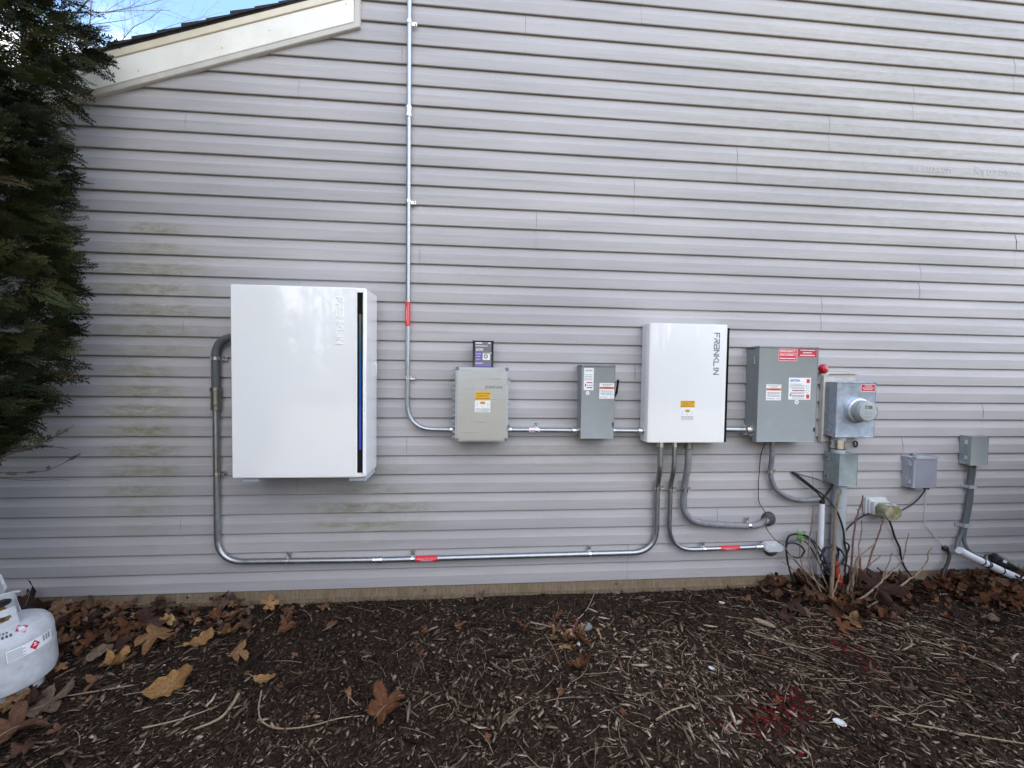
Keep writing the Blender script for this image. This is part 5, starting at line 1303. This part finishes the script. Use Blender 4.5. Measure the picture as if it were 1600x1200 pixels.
# ================================================================ BARE SHRUB
def shrub():
    t = root('bare_shrub', 'leafless shrub of bare stems in front of the riser pipe', 'shrub', (2.45, -.22, .02))
    S = [([(2.36, .25, 0), (2.365, .25, .31), (2.372, .25, .656), (2.402, .25, .806)], .0115, 0), ([(2.55, .2, .02), (2.60, .15, .28), (2.655, .12, .55), (2.703, .12, .722)], .0075, 1), ([(2.65, .18, .02), (2.76, .13, .25), (2.838, .12, .464), (2.863, .12, .564)], .0065, 1),
         ([(2.37, .2, .02), (2.308, .13, .247), (2.318, .12, .474), (2.33, .12, .655)], .006, 0), ([(2.62, .18, .02), (2.708, .1, .32), (2.721, .1, .458), (2.718, .1, .541)], .0045, 0), ([(2.40, .3, .02), (2.558, .3, .114), (2.681, .3, .218), (2.72, .29, .27)], .0065, 0), ([(2.55, .3, .01), (2.777, .3, .151), (2.957, .3, .275), (3.02, .3, .426)], .0065, 0),
         ([(2.45, .24, .0), (2.555, .2, .169), (2.605, .2, .315), (2.724, .2, .419)], .0075, 0), ([(2.80, .15, .03), (2.928, .1, .184), (2.968, .1, .295)], .005, 0), ([(2.46, .22, .01), (2.279, .15, .195), (2.137, .15, .334), (2.087, .15, .411)], .0045, 0), ([(2.72, .2, .02), (2.90, .14, .16), (3.027, .12, .251), (3.062, .12, .445)], .0055, 0),
         ([(2.66, .18, .02), (2.755, .1, .156), (2.812, .1, .224), (2.879, .1, .278)], .0045, 1), ([(2.42, .2, .01), (2.275, .12, .134), (2.2, .12, .205), (2.108, .12, .266)], .0045, 1), ([(2.52, .24, .0), (2.576, .2, .235), (2.606, .2, .33)], .011, 0), ([(2.44, .2, .01), (2.40, .1, .25), (2.384, .1, .465)], .0045, 0),
         ([(2.50, .26, .0), (2.545, .22, .17), (2.60, .2, .29)], .009, 0), ([(2.34, .28, .0), (2.36, .27, .12), (2.42, .26, .26)], .006, 0), ([(2.6, .22, .0), (2.64, .18, .16), (2.655, .16, .30)], .009, 1), ([(2.4, .24, .01), (2.25, .2, .07), (2.12, .17, .09)], .0045, 0), ([(2.38, .2, .0), (2.275, .14, .16), (2.262, .1, .30), (2.268, .09, .44)], .004, 1)]
    r = random.Random(2)
    for pts, rad, k in S:
        P = smooth_path(W(*pts), 6); P = [Vector(p) + Vector((r.uniform(-.004, .004), r.uniform(-.004, .004), 0)) for p in P]; n = len(P)
        st = tube('stem', M_STEMRED if k else M_STEM, t, P, [rad * (1 - .5 * i / n) * (1.18 if i % 4 == 0 else 1) for i in range(n)], 8)
        for j in range(2, n - 1, 4):
            d = Vector((r.uniform(-1, 1), r.uniform(-.6, .2), r.uniform(.3, 1))).normalized() * r.uniform(.008, .022)
            tube('bud', M_STEMRED, st, [P[j], P[j] + d], [rad * .45, rad * .2], 5)
shrub()

# ================================================================ EVERGREEN AT LEFT
def frond_proto(seed, coarse=False):
    """a flat spray: axis, side shoots and short scale shoots, each a slim rhombus"""
    r = random.Random(seed); V, F = [], []
    def rh(p, d, l, w):
        p = np.array(p); d = np.array(d); s = np.array((-d[1], d[0], 0)); k = len(V); b = np.array((0, 0, r.uniform(-.05, .05)))
        V.extend([p, p + d * l * .45 + s * w, p + d * l + b * l, p + d * l * .45 - s * w]); F.append((k, k + 1, k + 2, k + 3))
    rh((0, 0, 0), (1, 0, 0), 1.0, .016)
    for i in range(9):
        t = .10 + i * .095
        for sg in (-1, 1):
            a = sg * r.uniform(.55, .85); L_ = (.46 - .34 * abs(t - .35)) * r.uniform(.75, 1.15) * (1 - .45 * t)
            d = (math.cos(a), math.sin(a), 0); p = (t, 0, .03 * math.sin(t * 3)); rh(p, d, L_, .075 if coarse else .020)
            if coarse: continue
            for q in range(2):
                u = .32 + q * .34; pp = (p[0] + d[0] * L_ * u, p[1] + d[1] * L_ * u, p[2] + r.uniform(-.02, .02))
                for s2 in (-1, 1):
                    a2 = a + s2 * r.uniform(.45, .8); rh(pp, (math.cos(a2), math.sin(a2), 0), L_ * .42 * r.uniform(.7, 1.2), .017)
    return np.array(V), np.array(F)
TC = (-2.95, -.66)
def crown_r(z):
    zz = [.95, 1.1, 1.35, 1.6, 1.85, 2.1, 2.3, 2.5, 2.72, 2.9, 3.1, 3.4, 4.0, 5.0, 6.0]
    rr = [.30, .62, .84, .93, 1.02, 1.09, 1.00, .98, 1.10, .93, 1.05, 1.12, 1.0, .65, .05]
    return np.interp(z, zz, rr) * .72
def evergreen(TC, label, n, low, rs):
    t = root('evergreen_tree', label, 'tree', (TC[0], TC[1], 0))
    tube('trunk', M_BARK, t, smooth_path([(TC[0], TC[1], -.05), (TC[0] + .02, TC[1], 1.0), (TC[0] - .02, TC[1], 3.0), (TC[0], TC[1], 5.6)], 6), [.085 - .003 * i for i in range(19)], 12)
    r = random.Random(9)
    for i in range(34):
        z = 1.0 + i * .12; a = r.uniform(0, 6.28); l = float(crown_r(z + .25)) * rs * .85
        d = Vector((math.cos(a), math.sin(a), 0)); p = Vector((TC[0], TC[1], z))
        e = p + d * l + Vector((0, 0, .35 * l))
        if e.y > -.04: e.y = -.04
        tube('branch', M_BARK, t, smooth_path([p, p + (e - p) * .5 + Vector((0, 0, -.05)), e], 5), [.016 - .0013 * k for k in range(11)], 6)
    z = rng.uniform(1.0, 5.2, n); z = np.where(rng.uniform(0, 1, n) < .82, rng.uniform(1.05, 3.45, n), z)
    z = z if low else rng.uniform(.15, 4.6, n)
    th = rng.uniform(-np.pi, np.pi, n)
    # the side towards camera and wall gap gets most of the sprays
    th = np.where(rng.uniform(0, 1, n) < .75, rng.uniform(-1.8, .7, n), th)
    clumpn = np.array([mnoise.noise((math.cos(a) * 1.6, math.sin(a) * 1.6, b * 2.1)) for a, b in zip(th, z)])
    rad = crown_r(z if low else np.maximum(z, 1.75)) * rs * (1 + .16 * clumpn) * (1 - .42 * rng.uniform(0, 1, n) ** 2.2)
    shade_skirt = low & (rng.uniform(0, 1, n) < .16)          # the skirt reaches the ground, added out of view to shade the wall
    z = np.where(shade_skirt, rng.uniform(.12, 1.15, n), z); rad = np.where(shade_skirt, .36 * rng.uniform(.5, 1, n), rad)
    x = TC[0] - .22 * shade_skirt + rad * np.cos(th); y = TC[1] + rad * np.sin(th)
    keep = (y < -.05) ; x, y, z, th, rad, clumpn = x[keep], y[keep], z[keep], th[keep], rad[keep], clumpn[keep]; n = len(x)
    protos = [frond_proto(50 + i, not low) for i in range(6)]
    size = rng.uniform(.085, .185, n) * (1 if low else 2.6)
    # direction: outward, a little up, tips drooping; spray plane tilted at random
    up = rng.normal(.15, .38, n); jit = rng.normal(0, .45, n)
    d = np.stack([np.cos(th + jit), np.sin(th + jit), up], 1); d /= np.linalg.norm(d, axis=1)[:, None]
    rn = rng.normal(0, 1, (n, 3)); rn[:, 2] += .8; s = np.cross(d, rn); s /= np.linalg.norm(s, axis=1)[:, None]; w = np.cross(d, s)
    pal = np.array([(.011, .016, .008), (.020, .027, .011), (.031, .038, .014), (.048, .050, .018), (.042, .032, .016)])
    ci = np.digitize(rng.uniform(0, 1, n) + clumpn * .35, [.25, .58, .86, 1.02]); col = pal[ci] * rng.uniform(.75, 1.25, n)[:, None]
    VV, FF, CC = [], [], []; k = 0; which = rng.integers(0, 6, n)
    for q in range(6):
        m = which == q; V, F = protos[q]; c = np.stack([x, y, z], 1)[m]; sz = size[m][:, None, None]
        P = c[:, None, :] + sz * (V[None, :, 0:1] * d[m][:, None, :] + V[None, :, 1:2] * s[m][:, None, :] + (V[None, :, 2:3] - .22 * V[None, :, 0:1] ** 2) * w[m][:, None, :])
        P[:, :, 2] -= (sz[:, :, 0] * .12 * V[None, :, 0] ** 2)
        P[:, :, 1] = np.where(P[:, :, 1] > -.02, -.02 - .4 * (P[:, :, 1] + .02) , P[:, :, 1])
        nn = m.sum(); VV.append(P.reshape(-1, 3)); FF.append((F[None] + (np.arange(nn) * len(V))[:, None, None] + k).reshape(-1, 4)); CC.append(np.repeat(col[m], len(V), 0)); k += nn * len(V)
    array_mesh('crown', np.concatenate(VV), np.concatenate(FF), np.concatenate(CC), M_FROND, t)
    if not low: return
    # bare lower twigs with a few last sprays
    VV, FF, CC = [], [], []; k = 0
    for (pts, rad) in (([(-2.95, -.66, 1.0), (-2.55, -.55, 1.05), (-2.32, -.45, 1.13), (-2.16, -.40, 1.22)], .008), ([(-2.7, -.6, 1.06), (-2.45, -.5, 1.20), (-2.28, -.42, 1.30)], .006), ([(-2.8, -.62, 1.02), (-2.48, -.5, 1.02), (-2.30, -.40, 1.00), (-2.18, -.36, 1.06)], .0035), ([(-2.6, -.55, 1.08), (-2.40, -.45, 1.14), (-2.26, -.38, 1.13)], .004), ([(-2.5, -.52, 1.02), (-2.36, -.42, .96), (-2.25, -.36, .945), (-2.21, -.34, .93)], .0025), ([(-2.7, -.58, 1.1), (-2.5, -.5, 1.32), (-2.30, -.42, 1.42)], .005)):
        S = smooth_path(pts, 6); m = len(S)
        tube('twig', M_BARK, t, S, [rad * (1 - .7 * i / m) for i in range(m)], 6)
        for j in range(m // 3, m, 1):
            if rad < .003 or r.random() < .3: continue
            V, F = protos[r.randrange(6)]; dv = (Vector(S[min(j + 1, m - 1)]) - Vector(S[j - 1])).normalized() + Vector((r.uniform(-.6, .6), r.uniform(-.6, .6), r.uniform(-.4, .7))); dv.normalize()
            sv = dv.cross(Vector((r.uniform(-1, 1), r.uniform(-1, 1), .7))).normalized(); wv = dv.cross(sv); sz = r.uniform(.03, .065)
            P = np.array(S[j])[None] + sz * (V[:, 0:1] * np.array(dv)[None] + V[:, 1:2] * np.array(sv)[None] + V[:, 2:3] * np.array(wv)[None])
            VV.append(P); FF.append(F + k); k += len(V); CC.append(np.repeat((np.array((.028, .036, .020)) * r.uniform(.7, 1.3))[None], len(V), 0))
    array_mesh('lower_sprays', np.concatenate(VV), np.concatenate(FF), np.concatenate(CC), M_FROND, t)
evergreen(TC, 'tall dark green arborvitae filling the upper left edge beside the wall', 7000, True, 1.0)
evergreen((-3.5, -1.75), 'added second arborvitae out of view at left, shading the wall', 3000, False, 1.38)  # this and the next two are unseen trees added to darken the left wall
evergreen((-3.95, -2.95), 'added third arborvitae out of view beside the viewer, shading the wall', 1100, False, 1.4)
evergreen((-4.3, -4.2), 'added last arborvitae out of view behind the viewer, shading the wall', 900, False, 1.4)

# ================================================================ ADDED SHRUB, OUT OF VIEW, TO SHADE THE RIGHT WALL END
def added_shade_shrub():
    c = Vector((4.42, -1.12, .88))
    t = root('added_shade_shrub', 'added rounded evergreen shrub out of view, shading the lower right wall', 'shrub', (c.x, c.y, 0))
    r = random.Random(77)
    for i in range(9):
        a = .7 * i; tube('stem', M_BARK, t, smooth_path([(c.x + .03 * math.cos(a), c.y + .03 * math.sin(a), -.03), (c.x + .2 * math.cos(a), c.y + .2 * math.sin(a), .45), (c.x + .5 * math.cos(a), c.y + .5 * math.sin(a), 1.0)], 5), [.018 - .0014 * k for k in range(11)], 6)
    n = 16000; d = rng.normal(0, 1, (n, 3)); d /= np.linalg.norm(d, axis=1)[:, None]
    lump = np.array([mnoise.noise(tuple(v * 2.3)) for v in d]); rad = (1 + .16 * lump) * (1 - .35 * rng.uniform(0, 1, n) ** 2)
    P = np.array(c)[None] + d * rad[:, None] * np.array((.86, .86, .95)); P = P[P[:, 2] > .05]; n = len(P)
    u = rng.normal(0, 1, (n, 3)); u /= np.linalg.norm(u, axis=1)[:, None]; w = np.cross(u, rng.normal(0, 1, (n, 3))); w /= np.linalg.norm(w, axis=1)[:, None]
    l = rng.uniform(.02, .034, n)[:, None]
    V = np.stack([P - u * l, P + w * l * .5, P + u * l, P - w * l * .5], 1).reshape(-1, 3); F = np.arange(n * 4).reshape(-1, 4)
    col = np.array((.030, .052, .018))[None] * rng.uniform(.6, 1.5, n)[:, None]
    array_mesh('crown', V, F, np.repeat(col, 4, 0), M_FROND, t)
added_shade_shrub()

# ================================================================ FAR BARE TREE BEHIND THE ROOF
def bare_tree():
    bx0, by0 = -7.6, 4.8
    t = root('bare_tree', 'leafless fine twigged tree against the sky behind the roof', 'tree', (bx0, by0, 0))
    r = random.Random(14)
    tube('trunk', M_BARK, t, [(bx0, by0, -.1), (bx0 + .1, by0, 4), (bx0, by0, 7.6)], [.2, .15, .07], 10)
    bm = bmesh.new()
    def grow(p, d, l, rad, lev):
        n = 4; P = [p]; q = p.copy(); dd = d.copy()
        for i in range(n):
            dd = (dd + Vector((r.uniform(-.18, .18), r.uniform(-.18, .18), r.uniform(-.08, .14)))).normalized(); q = q + dd * l / n; P.append(q.copy())
        add_tube(bm, P, [rad * (1 - .55 * i / n) for i in range(n + 1)], 5 if lev < 3 else 3)
        if lev >= 4: return
        for i in range(1, n + 1):
            for _ in range(2 if lev < 3 else 2):
                if r.random() < .18: continue
                ax = dd.orthogonal().normalized(); nd = (Matrix.Rotation(r.uniform(0, 6.28), 3, dd) @ ax) * r.uniform(.5, .9) + dd
                nd.z += .1; grow(P[i], nd.normalized(), l * r.uniform(.45, .68), rad * (1 - .55 * i / n) * .55, lev + 1)
    for i in range(5):
        a = 1.25 * i; grow(Vector((bx0, by0, 5.4 + i * .5)), Vector((math.cos(a), math.sin(a), .9)).normalized(), 1.8, .016, 1)
    for q in range(2): grow(Vector((bx0, by0, 6.0 + .7 * q)), Vector((1.0, -.1 + .1 * q, .55)).normalized(), 2.4, .017, 1)
    bm_obj('crown', bm, M_FARBARK, t)
bare_tree()

# ================================================================ BARE WOODS ADDED BEHIND THE VIEWER TO BLOCK LOW SKY LIGHT
def added_woods():
    n = 420; V, F, C = [], [], []; r = random.Random(101)
    bm = bmesh.new()
    for i in range(n):
        x = r.uniform(-32, 36); y = r.uniform(-24, -15); h = r.uniform(4.5, 8.0); rad = r.uniform(.05, .16); lx, ly = r.uniform(-.6, .6), r.uniform(-.4, .4)
        add_tube(bm, [(x, y, -.1), (x + lx * .4, y + ly * .4, h * .5), (x + lx, y + ly, h)], [rad, rad * .7, rad * .15], 5)
        for k in range(5):
            z = h * r.uniform(.25, .85); a = r.uniform(0, 6.3); l = r.uniform(.6, 1.8); f = z / h
            p = Vector((x + lx * f, y + ly * f, z)); add_tube(bm, [p, p + Vector((math.cos(a) * l, math.sin(a) * l, l * r.uniform(.3, .9)))], [rad * .4, rad * .08], 4)
    for i in range(5200):
        c = Vector((r.uniform(-32, 36), r.uniform(-24, -14.5), abs(r.gauss(0, 1.9)) + .1)); s_ = r.uniform(.15, .5)
        u = Vector((r.gauss(0, 1), r.gauss(0, 1), r.gauss(0, 1))).normalized() * s_; w = u.orthogonal().normalized() * s_ * .7
        bm.faces.new([bm.verts.new(c - u), bm.verts.new(c + w), bm.verts.new(c + u), bm.verts.new(c - w)])
    o = bm_obj('woodland', bm, M_FARBARK); o['kind'] = 'stuff'; o['label'] = 'bare brown woodland added out of view to block low light'; o['category'] = 'woodland'
added_woods()
